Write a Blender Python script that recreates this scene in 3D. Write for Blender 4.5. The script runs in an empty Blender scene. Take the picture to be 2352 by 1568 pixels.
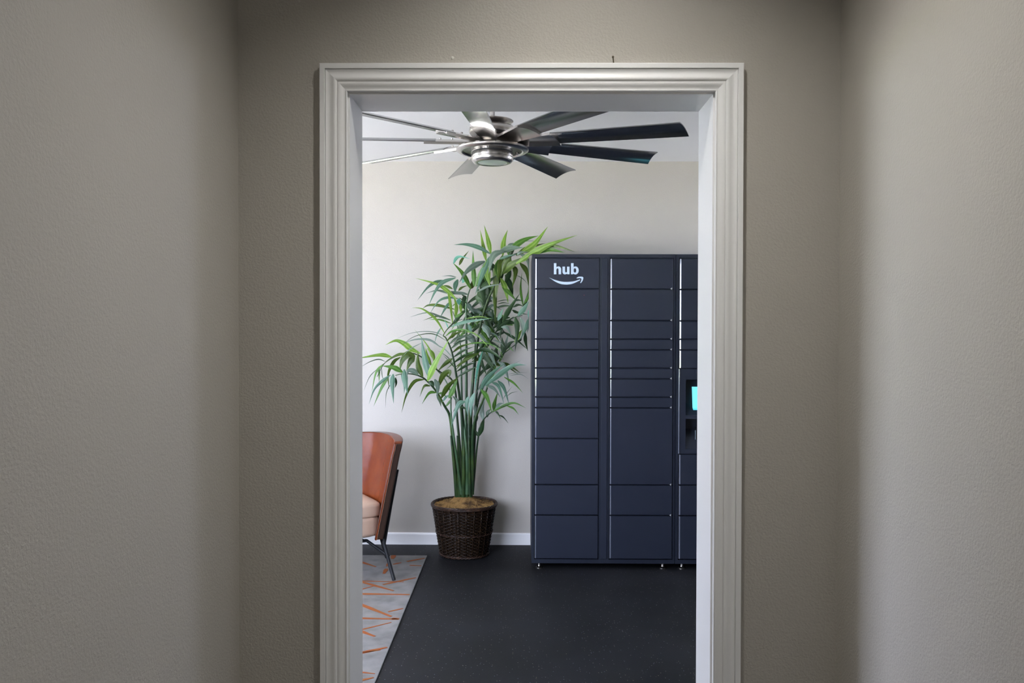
import bpy, bmesh, math, random
from mathutils import Vector, Matrix
random.seed(7)
PI = math.pi
R = math.radians
scene = bpy.context.scene
col = scene.collection

# ------------------------------------------------------------------ camera
F_PX, CX, CY = 1898.0, 1176.0, 784.0
CAM = Vector((0, 0, 1.535))
ROT = Matrix.Rotation(R(.51), 3, 'Z') @ Matrix.Rotation(R(90 - .76), 3, 'X') @ Matrix.Rotation(R(.12), 3, 'Z')
cd = bpy.data.cameras.new('camera'); cam = bpy.data.objects.new('camera', cd); col.objects.link(cam)
cd.sensor_width = 36; cd.lens = F_PX / 2352 * 36; cd.clip_start = .05; cd.clip_end = 200
cam.matrix_world = Matrix.Translation(CAM) @ ROT.to_4x4()
scene.camera = cam

# ------------------------------------------------------------------ view, world, lights
scene.view_settings.view_transform = 'Standard'; scene.view_settings.look = 'None'
scene.view_settings.exposure = 0.0; scene.view_settings.gamma = 1; scene.view_settings.use_curve_mapping = False
SKY = 22.0
w = bpy.data.worlds.new('sky'); scene.world = w; w.use_nodes = True
bg = w.node_tree.nodes['Background']; bg.inputs[0].default_value = (.72, .79, 1.0, 1); bg.inputs[1].default_value = SKY

def at(px, py, Y):
    d = ROT @ Vector(((px - CX) / F_PX, (CY - py) / F_PX, -1))
    return CAM + d * (Y / d.y)
def at_z(px, py, z):
    d = ROT @ Vector(((px - CX) / F_PX, (CY - py) / F_PX, -1))
    return CAM + d * ((z - CAM.z) / d.z)
def ax(px, Y, py=784): return at(px, py, Y).x
def az(py, Y, px=1176): return at(px, py, Y).z

def portal(name, loc, rot, sx, sy):
    l = bpy.data.lights.new(name, 'AREA'); l.shape = 'RECTANGLE'; l.size = sx; l.size_y = sy
    o = bpy.data.objects.new(name, l); col.objects.link(o); o.location = loc; o.rotation_euler = rot
    l.cycles.is_portal = True
    return o
LX, RX = -3.8, 3.0            # far room side walls
DW = 5.91                      # far wall
YF0, YF1 = 1.78, 1.92          # wall with the doorway
CEIL = 2.74
WIN = (3.2, 5.62, .85, 2.42)   # window in the far room's left wall: y0 y1 z0 z1
portal('window_portal', (LX - .12, (WIN[0] + WIN[1]) / 2, (WIN[2] + WIN[3]) / 2), (0, R(-90), 0), WIN[3] - WIN[2], WIN[1] - WIN[0])
sl = bpy.data.lights.new('sun', 'SUN'); sl.energy = 580; sl.angle = R(.53); sl.color = (1, .93, .87)
so = bpy.data.objects.new('sun', sl); col.objects.link(so); so.rotation_euler = (R(-40), 0, 0)   # high sun over the roof: reaches only the paving outside
WIN2 = (-3.55, -.85, .75, 2.45)      # second window, in the wall left of the doorway: x0 x1 z0 z1
portal('window_portal', ((WIN2[0] + WIN2[1]) / 2, YF0 - .02, (WIN2[2] + WIN2[3]) / 2), (R(90), 0, 0), WIN2[1] - WIN2[0], WIN2[3] - WIN2[2])
WIN3 = (4.55, 5.7, 1.5, 2.45)           # window in the right wall
portal('window_portal', (RX + .10, (WIN3[0] + WIN3[1]) / 2, (WIN3[2] + WIN3[3]) / 2), (0, R(90), 0), WIN3[3] - WIN3[2], WIN3[1] - WIN3[0])
HALL_LAMP = 660.0
HALL_FILL = 17.0  # unseen fill lamp added to brighten the hall walls

# ------------------------------------------------------------------ materials
def mat(name, color, rough=.6, metal=0.0, bump=None, spec=.4, coat=0, emit=None, estr=0, mix=None, trans=0):
    m = bpy.data.materials.new(name); m.use_nodes = True
    nt = m.node_tree; b = nt.nodes['Principled BSDF']
    b.inputs['Base Color'].default_value = (*color, 1); b.inputs['Roughness'].default_value = rough
    b.inputs['Metallic'].default_value = metal; b.inputs['Specular IOR Level'].default_value = spec
    b.inputs['Coat Weight'].default_value = coat
    if emit: b.inputs['Emission Color'].default_value = (*emit, 1); b.inputs['Emission Strength'].default_value = estr
    tc = nt.nodes.new('ShaderNodeTexCoord')
    if mix:   # (colour2, scale, lo, hi, detail)
        c2, sc, lo, hi, det = mix
        n = nt.nodes.new('ShaderNodeTexNoise'); n.inputs['Scale'].default_value = sc; n.inputs['Detail'].default_value = det
        nt.links.new(tc.outputs['Object'], n.inputs['Vector'])
        mr = nt.nodes.new('ShaderNodeMapRange'); mr.inputs['From Min'].default_value = lo; mr.inputs['From Max'].default_value = hi
        nt.links.new(n.outputs['Fac'], mr.inputs['Value'])
        mx = nt.nodes.new('ShaderNodeMix'); mx.data_type = 'RGBA'
        mx.inputs[6].default_value = (*color, 1); mx.inputs[7].default_value = (*c2, 1)
        nt.links.new(mr.outputs[0], mx.inputs[0]); nt.links.new(mx.outputs[2], b.inputs['Base Color'])
    if bump:  # (scale, strength, distance, detail)
        n = nt.nodes.new('ShaderNodeTexNoise'); n.inputs['Scale'].default_value = bump[0]; n.inputs['Detail'].default_value = bump[3]
        nt.links.new(tc.outputs['Object'], n.inputs['Vector'])
        bp = nt.nodes.new('ShaderNodeBump'); bp.inputs['Strength'].default_value = bump[1]; bp.inputs['Distance'].default_value = bump[2]
        nt.links.new(n.outputs['Fac'], bp.inputs['Height']); nt.links.new(bp.outputs[0], b.inputs['Normal'])
    if trans:
        t = nt.nodes.new('ShaderNodeBsdfTranslucent'); t.inputs[0].default_value = (color[0] * 1.3, color[1] * 1.4, color[2] * .8, 1)
        ms = nt.nodes.new('ShaderNodeMixShader'); ms.inputs[0].default_value = trans
        out = nt.nodes['Material Output']
        nt.links.new(b.outputs[0], ms.inputs[1]); nt.links.new(t.outputs[0], ms.inputs[2]); nt.links.new(ms.outputs[0], out.inputs[0])
    return m

M = {}
M['paint'] = mat('wall_paint', (.455, .43, .385), .62, bump=(230, .6, .0018, 3), spec=.35)
M['ceil'] = mat('ceiling_paint', (.84, .84, .84), .8, bump=(130, .35, .002, 3))
M['trim'] = mat('white_gloss_trim', (.85, .85, .845), .33, bump=(40, .08, .001, 2))
M['floor'] = None
M['steel'] = mat('navy_powder_coated_steel', (.016, .0205, .035), .40, bump=(900, .10, .0004, 2), spec=.30, coat=.06)
M['steel_body'] = mat('navy_steel_frame', (.015, .0195, .032), .40, bump=(900, .10, .0004, 2), spec=.3)
M['edge_highlight'] = mat('glossy_steel_door_edge', (.10, .11, .14), .2, spec=.8, coat=.6)  # paler, glossier steel put on left edges to carry their bright highlight
M['groove_shade'] = mat('groove_shade_metal', (.012, .014, .022), .7)  # near-black: shade in the fan light kit's groove, put into the colour
M['print'] = mat('pale_printed_logo', (.55, .66, .76), .5)
M['nickel'] = mat('brushed_nickel', (.62, .59, .56), .26, 1.0, bump=(300, .06, .0005, 2))
M['nickel_shade'] = mat('shaded_nickel', (.20, .19, .18), .3, 1.0)  # darker nickel copy, shade of the fan's gap and ring hollow in its colour
M['blade'] = mat('satin_fan_blade', (.26, .265, .27), .17, .95)
M['lens'] = mat('frosted_lamp_lens', (.55, .62, .56), .15, coat=.5)
M['leather'] = mat('cognac_leather', (.12, .025, .006), .24, bump=(22, .2, .005, 3), spec=.12, coat=.0, mix=((.09, .015, .004), 7, .35, .7, 4))
M['leather_back'] = mat('dark_leather_back', (.040, .022, .015), .45, spec=.25)
M['thread'] = mat('pale_stitching', (.60, .33, .20), .5)
M['cushion'] = mat('beige_leather_cushion', (.45, .33, .25), .5, bump=(60, .2, .002, 3))
M['black'] = mat('black_powder_coat', (.009, .010, .012), .5, spec=.25)
M['wicker'] = mat('dark_wicker', (.015, .0075, .004), .38, bump=(200, .3, .001, 2), spec=.28, mix=((.045, .024, .011), 60, .5, .75, 2))
M['wicker_rim'] = mat('wicker_rim_willow', (.026, .013, .009), .38, mix=((.08, .04, .024), 50, .45, .7, 2))
M['moss'] = mat('coir_moss', (.36, .21, .07), .95, bump=(180, 1.0, .01, 5), mix=((.11, .06, .024), 18, .48, .66, 5))
M['stalk'] = mat('palm_stalk', (.013, .036, .012), .42, spec=.3, bump=(40, .2, .003, 2), mix=((.045, .085, .018), 9, .45, .7, 2))
M['stalk_pale'] = mat('pale_palm_stalk', (.055, .115, .055), .42, mix=((.025, .06, .018), 9, .45, .7, 2))
def leaf_mat(name, c1, c2, trans):
    m = bpy.data.materials.new(name); m.use_nodes = True
    nt = m.node_tree; b = nt.nodes['Principled BSDF']; L = nt.links
    uv = nt.nodes.new('ShaderNodeUVMap'); sep = nt.nodes.new('ShaderNodeSeparateXYZ'); L.new(uv.outputs[0], sep.inputs[0])
    mu = nt.nodes.new('ShaderNodeMath'); mu.operation = 'MULTIPLY'; mu.inputs[1].default_value = 4 * PI; L.new(sep.outputs[0], mu.inputs[0])
    co_ = nt.nodes.new('ShaderNodeMath'); co_.operation = 'COSINE'; L.new(mu.outputs[0], co_.inputs[0])
    n = nt.nodes.new('ShaderNodeTexNoise'); n.inputs['Scale'].default_value = 14; n.inputs['Detail'].default_value = 3
    tc = nt.nodes.new('ShaderNodeTexCoord'); L.new(tc.outputs['Object'], n.inputs['Vector'])
    ad = nt.nodes.new('ShaderNodeMath'); ad.operation = 'MULTIPLY_ADD'; ad.inputs[1].default_value = .34; L.new(co_.outputs[0], ad.inputs[0]); L.new(n.outputs['Fac'], ad.inputs[2])
    mx = nt.nodes.new('ShaderNodeMix'); mx.data_type = 'RGBA'; mx.inputs[6].default_value = (*c1, 1); mx.inputs[7].default_value = (*c2, 1)
    L.new(ad.outputs[0], mx.inputs[0]); L.new(mx.outputs[2], b.inputs['Base Color'])
    b.inputs['Roughness'].default_value = .42; b.inputs['Specular IOR Level'].default_value = .35
    t = nt.nodes.new('ShaderNodeBsdfTranslucent'); L.new(mx.outputs[2], t.inputs[0])
    ms = nt.nodes.new('ShaderNodeMixShader'); ms.inputs[0].default_value = trans; out = nt.nodes['Material Output']
    L.new(b.outputs[0], ms.inputs[1]); L.new(t.outputs[0], ms.inputs[2]); L.new(ms.outputs[0], out.inputs[0])
    return m
LEAF = [
    leaf_mat('leaf_yellow_green', (.085, .18, .018), (.25, .42, .07), .28),
    leaf_mat('leaf_green', (.030, .10, .014), (.11, .25, .04), .22),
    leaf_mat('leaf_blue_green', (.055, .135, .085), (.13, .24, .17), .15),
    leaf_mat('leaf_shaded_green', (.010, .034, .011), (.035, .080, .026), .12),  # shade inside the crown is partly put into this darker green
    leaf_mat('leaf_olive', (.028, .058, .006), (.085, .145, .020), .2),
    leaf_mat('leaf_turquoise', (.10, .33, .23), (.15, .40, .30), .25),
    leaf_mat('leaf_grey_green', (.085, .135, .10), (.16, .22, .17), .15),
]
M['rug'] = mat('grey_rug_pile', (.195, .192, .185), .95, bump=(350, .6, .003, 3), mix=((.125, .122, .118), 9, .35, .68, 7))
M['stripe'] = mat('rust_orange_rug_yarn', (.235, .055, .006), .9, bump=(400, .5, .002, 2), mix=((.21, .07, .010), 30, .4, .7, 3))
M['nail'] = mat('tarnished_nail', (.10, .085, .055), .5, .7)
M['filler'] = mat('white_filler', (.65, .64, .58), .8)
M['screen'] = mat('lit_cyan_screen', (.05, .3, .35), .3, emit=(.22, .87, 1.0), estr=1.0)
M['screen_bar'] = mat('lit_teal_screen_bar', (.05, .3, .35), .3, emit=(.10, .62, .78), estr=1.0)
M['glint'] = mat('corner_glint_pale', (.75, .75, .75), .3, .6)  # pale metal standing for light glinting at door corners
M['baffle'] = mat('grey_baffle', (.30, .30, .30), .6)
M['lawn'] = mat('lawn', (.15, .19, .10), .9, mix=((.11, .15, .07), 3, .3, .7, 5))
M['concrete'] = mat('pale_concrete', (.50, .49, .46), .85, mix=((.42, .41, .39), 2, .3, .7, 5))
M['red'] = mat('red_indicator_lens', (.4, .02, .02), .3, emit=(1, .05, .08), estr=.6)
def floor_mat():
    m = bpy.data.materials.new('black_speckled_rubber'); m.use_nodes = True
    nt = m.node_tree; b = nt.nodes['Principled BSDF']; L = nt.links
    tc = nt.nodes.new('ShaderNodeTexCoord')
    v = nt.nodes.new('ShaderNodeTexVoronoi'); v.inputs['Scale'].default_value = 75; L.new(tc.outputs['Object'], v.inputs['Vector'])
    lt = nt.nodes.new('ShaderNodeMath'); lt.operation = 'LESS_THAN'; lt.inputs[1].default_value = .17
    L.new(v.outputs['Distance'], lt.inputs[0])
    sep = nt.nodes.new('ShaderNodeSeparateColor'); L.new(v.outputs['Color'], sep.inputs[0])
    g = nt.nodes.new('ShaderNodeMath'); g.operation = 'GREATER_THAN'; g.inputs[1].default_value = .72; L.new(sep.outputs[0], g.inputs[0])
    mu = nt.nodes.new('ShaderNodeMath'); mu.operation = 'MULTIPLY'; L.new(lt.outputs[0], mu.inputs[0]); L.new(g.outputs[0], mu.inputs[1])
    ramp = nt.nodes.new('ShaderNodeValToRGB'); L.new(sep.outputs[1], ramp.inputs[0])
    ramp.color_ramp.elements[0].color = (.20, .17, .11, 1); ramp.color_ramp.elements[1].color = (.12, .14, .20, 1)
    n = nt.nodes.new('ShaderNodeTexNoise'); n.inputs['Scale'].default_value = 2.2; n.inputs['Detail'].default_value = 6; L.new(tc.outputs['Object'], n.inputs['Vector'])
    r2 = nt.nodes.new('ShaderNodeValToRGB'); L.new(n.outputs['Fac'], r2.inputs[0])
    r2.color_ramp.elements[0].position = .35; r2.color_ramp.elements[0].color = (.0065, .007, .008, 1)
    r2.color_ramp.elements[1].position = .7; r2.color_ramp.elements[1].color = (.012, .0128, .0155, 1)
    mx = nt.nodes.new('ShaderNodeMix'); mx.data_type = 'RGBA'
    L.new(mu.outputs[0], mx.inputs[0]); L.new(r2.outputs[0], mx.inputs[6]); L.new(ramp.outputs[0], mx.inputs[7]); L.new(mx.outputs[2], b.inputs['Base Color'])
    b.inputs['Roughness'].default_value = .58; b.inputs['Specular IOR Level'].default_value = .2
    n2 = nt.nodes.new('ShaderNodeTexNoise'); n2.inputs['Scale'].default_value = 260; L.new(tc.outputs['Object'], n2.inputs['Vector'])
    bp = nt.nodes.new('ShaderNodeBump'); bp.inputs['Strength'].default_value = .35; bp.inputs['Distance'].default_value = .001
    L.new(n2.outputs['Fac'], bp.inputs['Height']); L.new(bp.outputs[0], b.inputs['Normal'])
    return m
M['floor'] = floor_mat()
gm = bpy.data.materials.new('clear_glass'); gm.use_nodes = True
_nt = gm.node_tree; _nt.nodes.remove(_nt.nodes['Principled BSDF'])
_t = _nt.nodes.new('ShaderNodeBsdfTransparent'); _g = _nt.nodes.new('ShaderNodeBsdfGlossy'); _g.inputs['Roughness'].default_value = .02
_m = _nt.nodes.new('ShaderNodeMixShader'); _m.inputs[0].default_value = .06
_nt.links.new(_t.outputs[0], _m.inputs[1]); _nt.links.new(_g.outputs[0], _m.inputs[2]); _nt.links.new(_m.outputs[0], _nt.nodes['Material Output'].inputs[0])
M['glass'] = gm

# ------------------------------------------------------------------ mesh helpers
def obj(name, me, m=None, parent=None, loc=None):
    o = bpy.data.objects.new(name, me); col.objects.link(o)
    if m is not None and me is not None and not me.materials: me.materials.append(m)
    if parent is not None: o.parent = parent
    if loc is not None: o.location = loc
    return o
def mesh(verts, faces, smooth=False, name='mesh'):
    me = bpy.data.meshes.new(name); me.from_pydata([tuple(v) for v in verts], [], faces)
    bm = bmesh.new(); bm.from_mesh(me); bmesh.ops.recalc_face_normals(bm, faces=bm.faces); bm.to_mesh(me); bm.free()
    if smooth:
        for p in me.polygons: p.use_smooth = True
    return me
def from_bm(bm, smooth=False):
    bmesh.ops.recalc_face_normals(bm, faces=bm.faces)
    me = bpy.data.meshes.new('mesh'); bm.to_mesh(me); bm.free()
    if smooth:
        for p in me.polygons: p.use_smooth = True
    return me
def thing(name, label, cat, loc, group=None):
    o = bpy.data.objects.new(name, None); col.objects.link(o); o.location = loc; o.empty_display_size = .1
    o['label'] = label; o['category'] = cat
    if group: o['group'] = group
    return o
def tag(o, label, cat, group=None):
    o['label'] = label; o['category'] = cat
    if group: o['group'] = group
    return o
def struct(name, me, m):
    o = obj(name, me, m); o['kind'] = 'structure'; return o
def box_me(x0, x1, y0, y1, z0, z1, bev=0, seg=2, off=(0, 0, 0)):
    bm = bmesh.new(); ox, oy, oz = off
    v = [bm.verts.new((x - ox, y - oy, z - oz)) for x in (x0, x1) for y in (y0, y1) for z in (z0, z1)]
    for f in ((0, 1, 3, 2), (4, 6, 7, 5), (0, 4, 5, 1), (2, 3, 7, 6), (0, 2, 6, 4), (1, 5, 7, 3)): bm.faces.new([v[i] for i in f])
    if bev: bmesh.ops.bevel(bm, geom=bm.edges[:], offset=bev, segments=seg, affect='EDGES', profile=.5)
    return from_bm(bm)
def prism(outline, y0, y1, off=(0, 0, 0)):      # outline in x,z ; extruded along y
    n = len(outline); ox, oy, oz = off
    V = [(x - ox, y0 - oy, z - oz) for x, z in outline] + [(x - ox, y1 - oy, z - oz) for x, z in outline]
    F = [list(range(n)), list(range(2 * n - 1, n - 1, -1))] + [[i, (i + 1) % n, n + (i + 1) % n, n + i] for i in range(n)]
    return mesh(V, F)
def lathe(profile, n=48, off=(0, 0, 0), cap=False):       # profile r,z
    V = []; Fc = []
    for r, z in profile:
        for k in range(n):
            a = 2 * PI * k / n; V.append((r * math.cos(a) + off[0], r * math.sin(a) + off[1], z + off[2]))
    for j in range(len(profile) - 1):
        for k in range(n):
            Fc.append([j * n + k, j * n + (k + 1) % n, (j + 1) * n + (k + 1) % n, (j + 1) * n + k])
    if cap:
        Fc.append(list(range(n))); Fc.append(list(range((len(profile) - 1) * n, len(profile) * n)))
    me = mesh(V, Fc, True); auto(me); return me
def auto(me, ang=35):
    bm = bmesh.new(); bm.from_mesh(me)
    for e in bm.edges:
        if len(e.link_faces) == 2 and e.calc_face_angle(0) > R(ang): e.smooth = False
    bm.to_mesh(me); bm.free()
def catmull(P, n):
    P = [Vector(p) for p in P]; Q = [P[0] * 2 - P[1]] + P + [P[-1] * 2 - P[-2]]
    out = []
    for i in range(len(P) - 1):
        a, b, c, d = Q[i:i + 4]
        for k in range(n):
            t = k / n
            out.append(.5 * ((2 * b) + (c - a) * t + (2 * a - 5 * b + 4 * c - d) * t * t + (3 * b - a - 3 * c + d) * t ** 3))
    out.append(P[-1]); return out
def tube(P, radii, n=8, cap=True):
    P = [Vector(p) for p in P]
    if not isinstance(radii, (list, tuple)): radii = [radii] * len(P)
    V = []; Fc = []; up = None
    for i, p in enumerate(P):
        t = (P[min(i + 1, len(P) - 1)] - P[max(i - 1, 0)]).normalized()
        if up is None: up = t.orthogonal().normalized()
        up = (up - t * up.dot(t)).normalized(); s = t.cross(up)
        for k in range(n):
            a = 2 * PI * k / n; V.append(p + (up * math.cos(a) + s * math.sin(a)) * radii[i])
    for i in range(len(P) - 1):
        for k in range(n): Fc.append([i * n + k, i * n + (k + 1) % n, (i + 1) * n + (k + 1) % n, (i + 1) * n + k])
    if cap: Fc.append(list(range(n))); Fc.append(list(range((len(P) - 1) * n, len(P) * n)))
    me = mesh(V, Fc, True); auto(me, 60); return me
def join_into(V, Fc, me_v, me_f):
    b = len(V); V.extend(me_v); Fc.extend([[i + b for i in f] for f in me_f])

# ------------------------------------------------------------------ room shell
XL = at(548, 700, YF0).x; XR = at(1927, 700, YF0).x            # hall side walls
TC = .0155                                                       # casing thickness
IL = (at(801, 400, YF0 - .009).x + at(833, 400, YF1).x) / 2      # jamb faces
IR = (at(1638, 400, YF0 - .009).x + at(1605, 400, YF1).x) / 2
IT = (at(1176, 214, YF0 - .009).z + at(1176, 256, YF1).z) / 2
def plan(z0, z1):      # T-shaped plan: the wide room and the narrow hall in front of it
    P = [(LX - .14, YF0 - .02), (XL - .12, YF0 - .02), (XL - .12, -2.82), (XR + .12, -2.82), (XR + .12, YF0 - .02), (RX + .12, YF0 - .02), (RX + .12, DW + .12), (LX - .14, DW + .12)]
    n = len(P); return mesh([(x, y, z) for z in (z0, z1) for x, y in P], [list(range(n)), list(range(n, 2 * n))] + [[i, (i + 1) % n, n + (i + 1) % n, n + i] for i in range(n)])
struct('floor', plan(-.1, 0), M['floor'])
struct('ceiling', plan(CEIL, CEIL + .1), M['ceil'])
JT = .018
def grid_wall(xs, zs, holes, ya, yb):      # one connected wall mesh with rectangular holes given by cell indices
    nx, nz = len(xs), len(zs); N = nx * nz
    V = [(x, y, z) for y in (ya, yb) for x in xs for z in zs]; Fc = []
    sol = lambda i, k: 0 <= i < nx - 1 and 0 <= k < nz - 1 and (i, k) not in holes
    for i in range(nx - 1):
        for k in range(nz - 1):
            if not sol(i, k): continue
            q = [i * nz + k, (i + 1) * nz + k, (i + 1) * nz + k + 1, i * nz + k + 1]
            Fc.append(q); Fc.append([N + a for a in reversed(q)])
            for (di, dk, a, b) in ((-1, 0, 3, 0), (1, 0, 1, 2), (0, -1, 0, 1), (0, 1, 2, 3)):
                if not sol(i + di, k + dk): Fc.append([q[a], q[b], N + q[b], N + q[a]])
    return mesh(V, Fc)
struct('wall_front', grid_wall([LX, WIN2[0], WIN2[1], IL - JT, IR + JT, RX], [0, WIN2[2], IT + JT, WIN2[3], CEIL], {(3, 0), (3, 1), (1, 1), (1, 2)}, YF0, YF1), M['paint'])
struct('wall_hall_left', box_me(XL - .12, XL, -2.7, YF0, 0, CEIL), M['paint'])
struct('wall_hall_right', box_me(XR, XR + .12, -2.7, YF0, 0, CEIL), M['paint'])
struct('wall_hall_back', box_me(XL - .12, XR + .12, -2.82, -2.7, 0, CEIL), M['paint'])
struct('wall_back', box_me(LX - .14, RX + .12, DW, DW + .12, 0, CEIL), M['paint'])
# side walls of the far room, each a ring-shaped mesh around its window
def side_window(wall, win, WINx, xin, xout, sgn):
    y0, y1, z0, z1 = WINx
    A = [(YF1, 0), (DW, 0), (DW, CEIL), (YF1, CEIL)]; B = [(y0, z0), (y1, z0), (y1, z1), (y0, z1)]
    V = [(x, y, z) for x in (xin, xout) for (y, z) in A + B]
    Fc = []
    for i in range(4):
        j = (i + 1) % 4
        Fc += [[i, j, 4 + j, 4 + i], [8 + i, 8 + j, 12 + j, 12 + i], [4 + i, 4 + j, 12 + j, 12 + i], [i, j, 8 + j, 8 + i]]
    struct(wall, mesh(V, Fc), M['paint'])
    wn = bpy.data.objects.new(win, None); col.objects.link(wn); wn.location = (xin, (y0 + y1) / 2, z0); wn['kind'] = 'structure'
    fa, fb_ = sorted((xin + sgn * .04, xin + sgn * .10)); ga, gb = sorted((xin + sgn * .067, xin + sgn * .073))
    def wpart(name, a, b, c, d, x0, x1, m):
        obj(name, box_me(x0, x1, a, b, c, d, off=wn.location), m, wn)
    for a, b, c, d in ((y0, y1, z0, z0 + .06), (y0, y1, z1 - .06, z1), (y0, y0 + .06, z0 + .06, z1 - .06), (y1 - .06, y1, z0 + .06, z1 - .06)):
        wpart('window_frame', a, b, c, d, fa, fb_, M['trim'])
    pw = (y1 - y0) / 3
    for k in (1, 2): wpart('mullion', y0 + pw * k - .03, y0 + pw * k + .03, z0 + .06, z1 - .06, fa, fb_, M['trim'])
    for k in range(3): wpart('pane', y0 + pw * k + .035 + .02 * (k == 0), y0 + pw * (k + 1) - .035 - .02 * (k == 2), z0 + .062, z1 - .062, ga, gb, M['glass'])
side_window('wall_left', 'window_1', WIN, LX, LX - .14, -1)
side_window('wall_right', 'window_3', WIN3, RX, RX + .12, 1)
struct('patio', box_me(-14, 14, -12, 22, -.35, -.12), M['concrete'])
struct('ground', box_me(-40, -14, -25, 35, -.4, -.14), M['lawn'])

wn2 = bpy.data.objects.new('window_2', None); col.objects.link(wn2); wn2.location = ((WIN2[0] + WIN2[1]) / 2, YF0, WIN2[2]); wn2['kind'] = 'structure'
a0, a1, c0_, c1_ = WIN2
for a, b, c, d in ((a0, a1, c0_, c0_ + .06), (a0, a1, c1_ - .06, c1_), (a0, a0 + .06, c0_ + .06, c1_ - .06), (a1 - .06, a1, c0_ + .06, c1_ - .06)):
    obj('window_frame', box_me(a, b, YF0 + .04, YF0 + .10, c, d, off=wn2.location), M['trim'], wn2)
w3 = (a1 - a0) / 3
for k in (1, 2): obj('mullion', box_me(a0 + w3 * k - .03, a0 + w3 * k + .03, YF0 + .04, YF0 + .10, c0_ + .06, c1_ - .06, off=wn2.location), M['trim'], wn2)
for k in range(3): obj('pane', box_me(a0 + w3 * k + .035 + .02 * (k == 0), a0 + w3 * (k + 1) - .035 - .02 * (k == 2), YF0 + .067, YF0 + .073, c0_ + .062, c1_ - .062, off=wn2.location), M['glass'], wn2)
# baseboard
def baseboard(name, x0, x1, y):
    zt = .084
    prof = [(0, 0), (-.013, 0), (-.013, zt - .012), (-.011, zt - .004), (-.006, zt), (0, zt)]
    V = [(x, y + dy, z) for x in (x0, x1) for dy, z in prof]; n = len(prof)
    Fc = [list(range(n)), list(range(n, 2 * n))] + [[i, (i + 1) % n, n + (i + 1) % n, n + i] for i in range(n)]
    struct(name, mesh(V, Fc), M['trim'])
baseboard('baseboard_back', LX, RX, DW)

# ------------------------------------------------------------------ doorway: casing and jambs
door = bpy.data.objects.new('door_1', None); col.objects.link(door); door.location = (0, YF0, 0); door['kind'] = 'structure'
PR = [(0, 0), (0, .0085), (.0012, .0100), (.0028, .0100), (.0034, .0080), (.0065, .0082), (.0100, .0098), (.0135, .0122), (.0170, .0130), (.0196, .0128), (.0204, .0108),
      (.0214, .0132), (.0240, .0152), (.0265, .0158), (.0300, .0150), (.0345, .0128), (.0390, .0120), (.0425, .0128), (.0450, .0142), (.0460, .0125), (.0464, .0118), (.0470, .0155), (.0478, .0160), (.0572, .0160), (.0582, .0152), (.0582, 0)]
CW = .0582
def casing(p, q, dirv, m0, m1):     # p,q inner corner points (x,z) ; dirv outward ; m0/m1 mitre shift per unit u
    P = Vector((p[0], p[1])); Q = Vector((q[0], q[1])); D = Vector(dirv); T = (Q - P).normalized(); n = len(PR)
    V = []
    for base, mi in ((P, m0), (Q, m1)):
        for u, v in PR:
            c = base + D * u + T * (mi * u); V.append((c.x, -v, c.y))
    Fc = [list(range(n)), list(range(n, 2 * n))] + [[i, i + 1, n + i + 1, n + i] for i in range(n - 1)]
    me = mesh(V, Fc, True); auto(me, 32); return me
il, ir, it = IL - .004, IR + .004, IT + .004
obj('casing', casing((il, 0), (il, it), (-1, 0), 0, 1), M['trim'], door)
obj('casing', casing((ir, 0), (ir, it), (1, 0), 0, 1), M['trim'], door)
obj('casing', casing((il, it), (ir, it), (0, 1), -1, 1), M['trim'], door)
obj('jamb', box_me(IL - JT, IL, YF0, YF1, 0, IT, off=door.location), M['trim'], door)
obj('jamb', box_me(IR, IR + JT, YF0, YF1, 0, IT, off=door.location), M['trim'], door)
obj('jamb', box_me(IL - JT, IR + JT, YF0, YF1, IT, IT + JT, off=door.location), M['trim'], door)

# nail, filler lump, pin hole above the casing
p = at(1410, 147, YF0)
t = thing('nail', 'small tarnished nail sticking up from behind the top of the white door casing', 'nail', p)
q = at(1408, 130, YF0 - .008) - p
obj('shank', tube([(0, -.002, -.003), (q.x * .9, q.y * .9, q.z * .9)], .0013, 8), M['nail'], t)
obj('head', tube([(q.x * .85, q.y * .85, q.z * .85), (q.x, q.y, q.z), (q.x * 1.12, q.y * 1.1, q.z * 1.12)], [.0022, .0026, .0012], 8), M['nail'], t)
p = at(1039, 133, YF0)
bm = bmesh.new(); bmesh.ops.create_icosphere(bm, subdivisions=2, radius=.0042)
for v in bm.verts: v.co *= random.uniform(.75, 1.15); v.co.y *= .7
tag(obj('wall_anchor', from_bm(bm, True), M['filler'], None, p), 'tiny painted-over wall plug above the left half of the door casing', 'wall plug')

# ------------------------------------------------------------------ hall downlight and an added rear fill dome (out of frame)
def dome(name, x, y, strength, label, r=.14):
    t = thing(name, label, 'lamp', (x, y, CEIL))
    obj('base_plate', lathe([(0.001, 0), (r, 0), (r, -.02), (r - .01, -.025)], 32), M['trim'], t)
    prof = [(r - .012 if k == 0 else (r - .012) * math.cos(k * PI / 14), -.022 - .07 * math.sin(k * PI / 14)) for k in range(7)] + [(.001, -.092)]
    g = mat(name + '_glow', (.9, .9, .88), .5, emit=(1.0, .975, .935), estr=strength)
    obj('glass_dome', lathe(prof, 32), g, t)
t = thing('downlight', 'small white cylinder downlight on the hall ceiling just in front of the doorway', 'lamp', (.12, 1.27, CEIL))
obj('housing', lathe([(.001, -.002), (.075, -.002), (.077, -.006), (.077, -.108), (.073, -.110), (.070, -.108), (.070, -.042), (.001, -.041)], 40), M['baffle'], t)
obj('lamp_disc', lathe([(.001, -.045), (.043, -.045), (.043, -.0425), (.001, -.0425)], 32), mat('downlight_glow', (.9, .9, .88), .5, emit=(1.0, .975, .935), estr=HALL_LAMP), t)
dome('fill_dome', .05, -1.3, HALL_FILL * 3, 'round dome fill light, added unseen, at the end of the hall farthest from the doorway')

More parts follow.
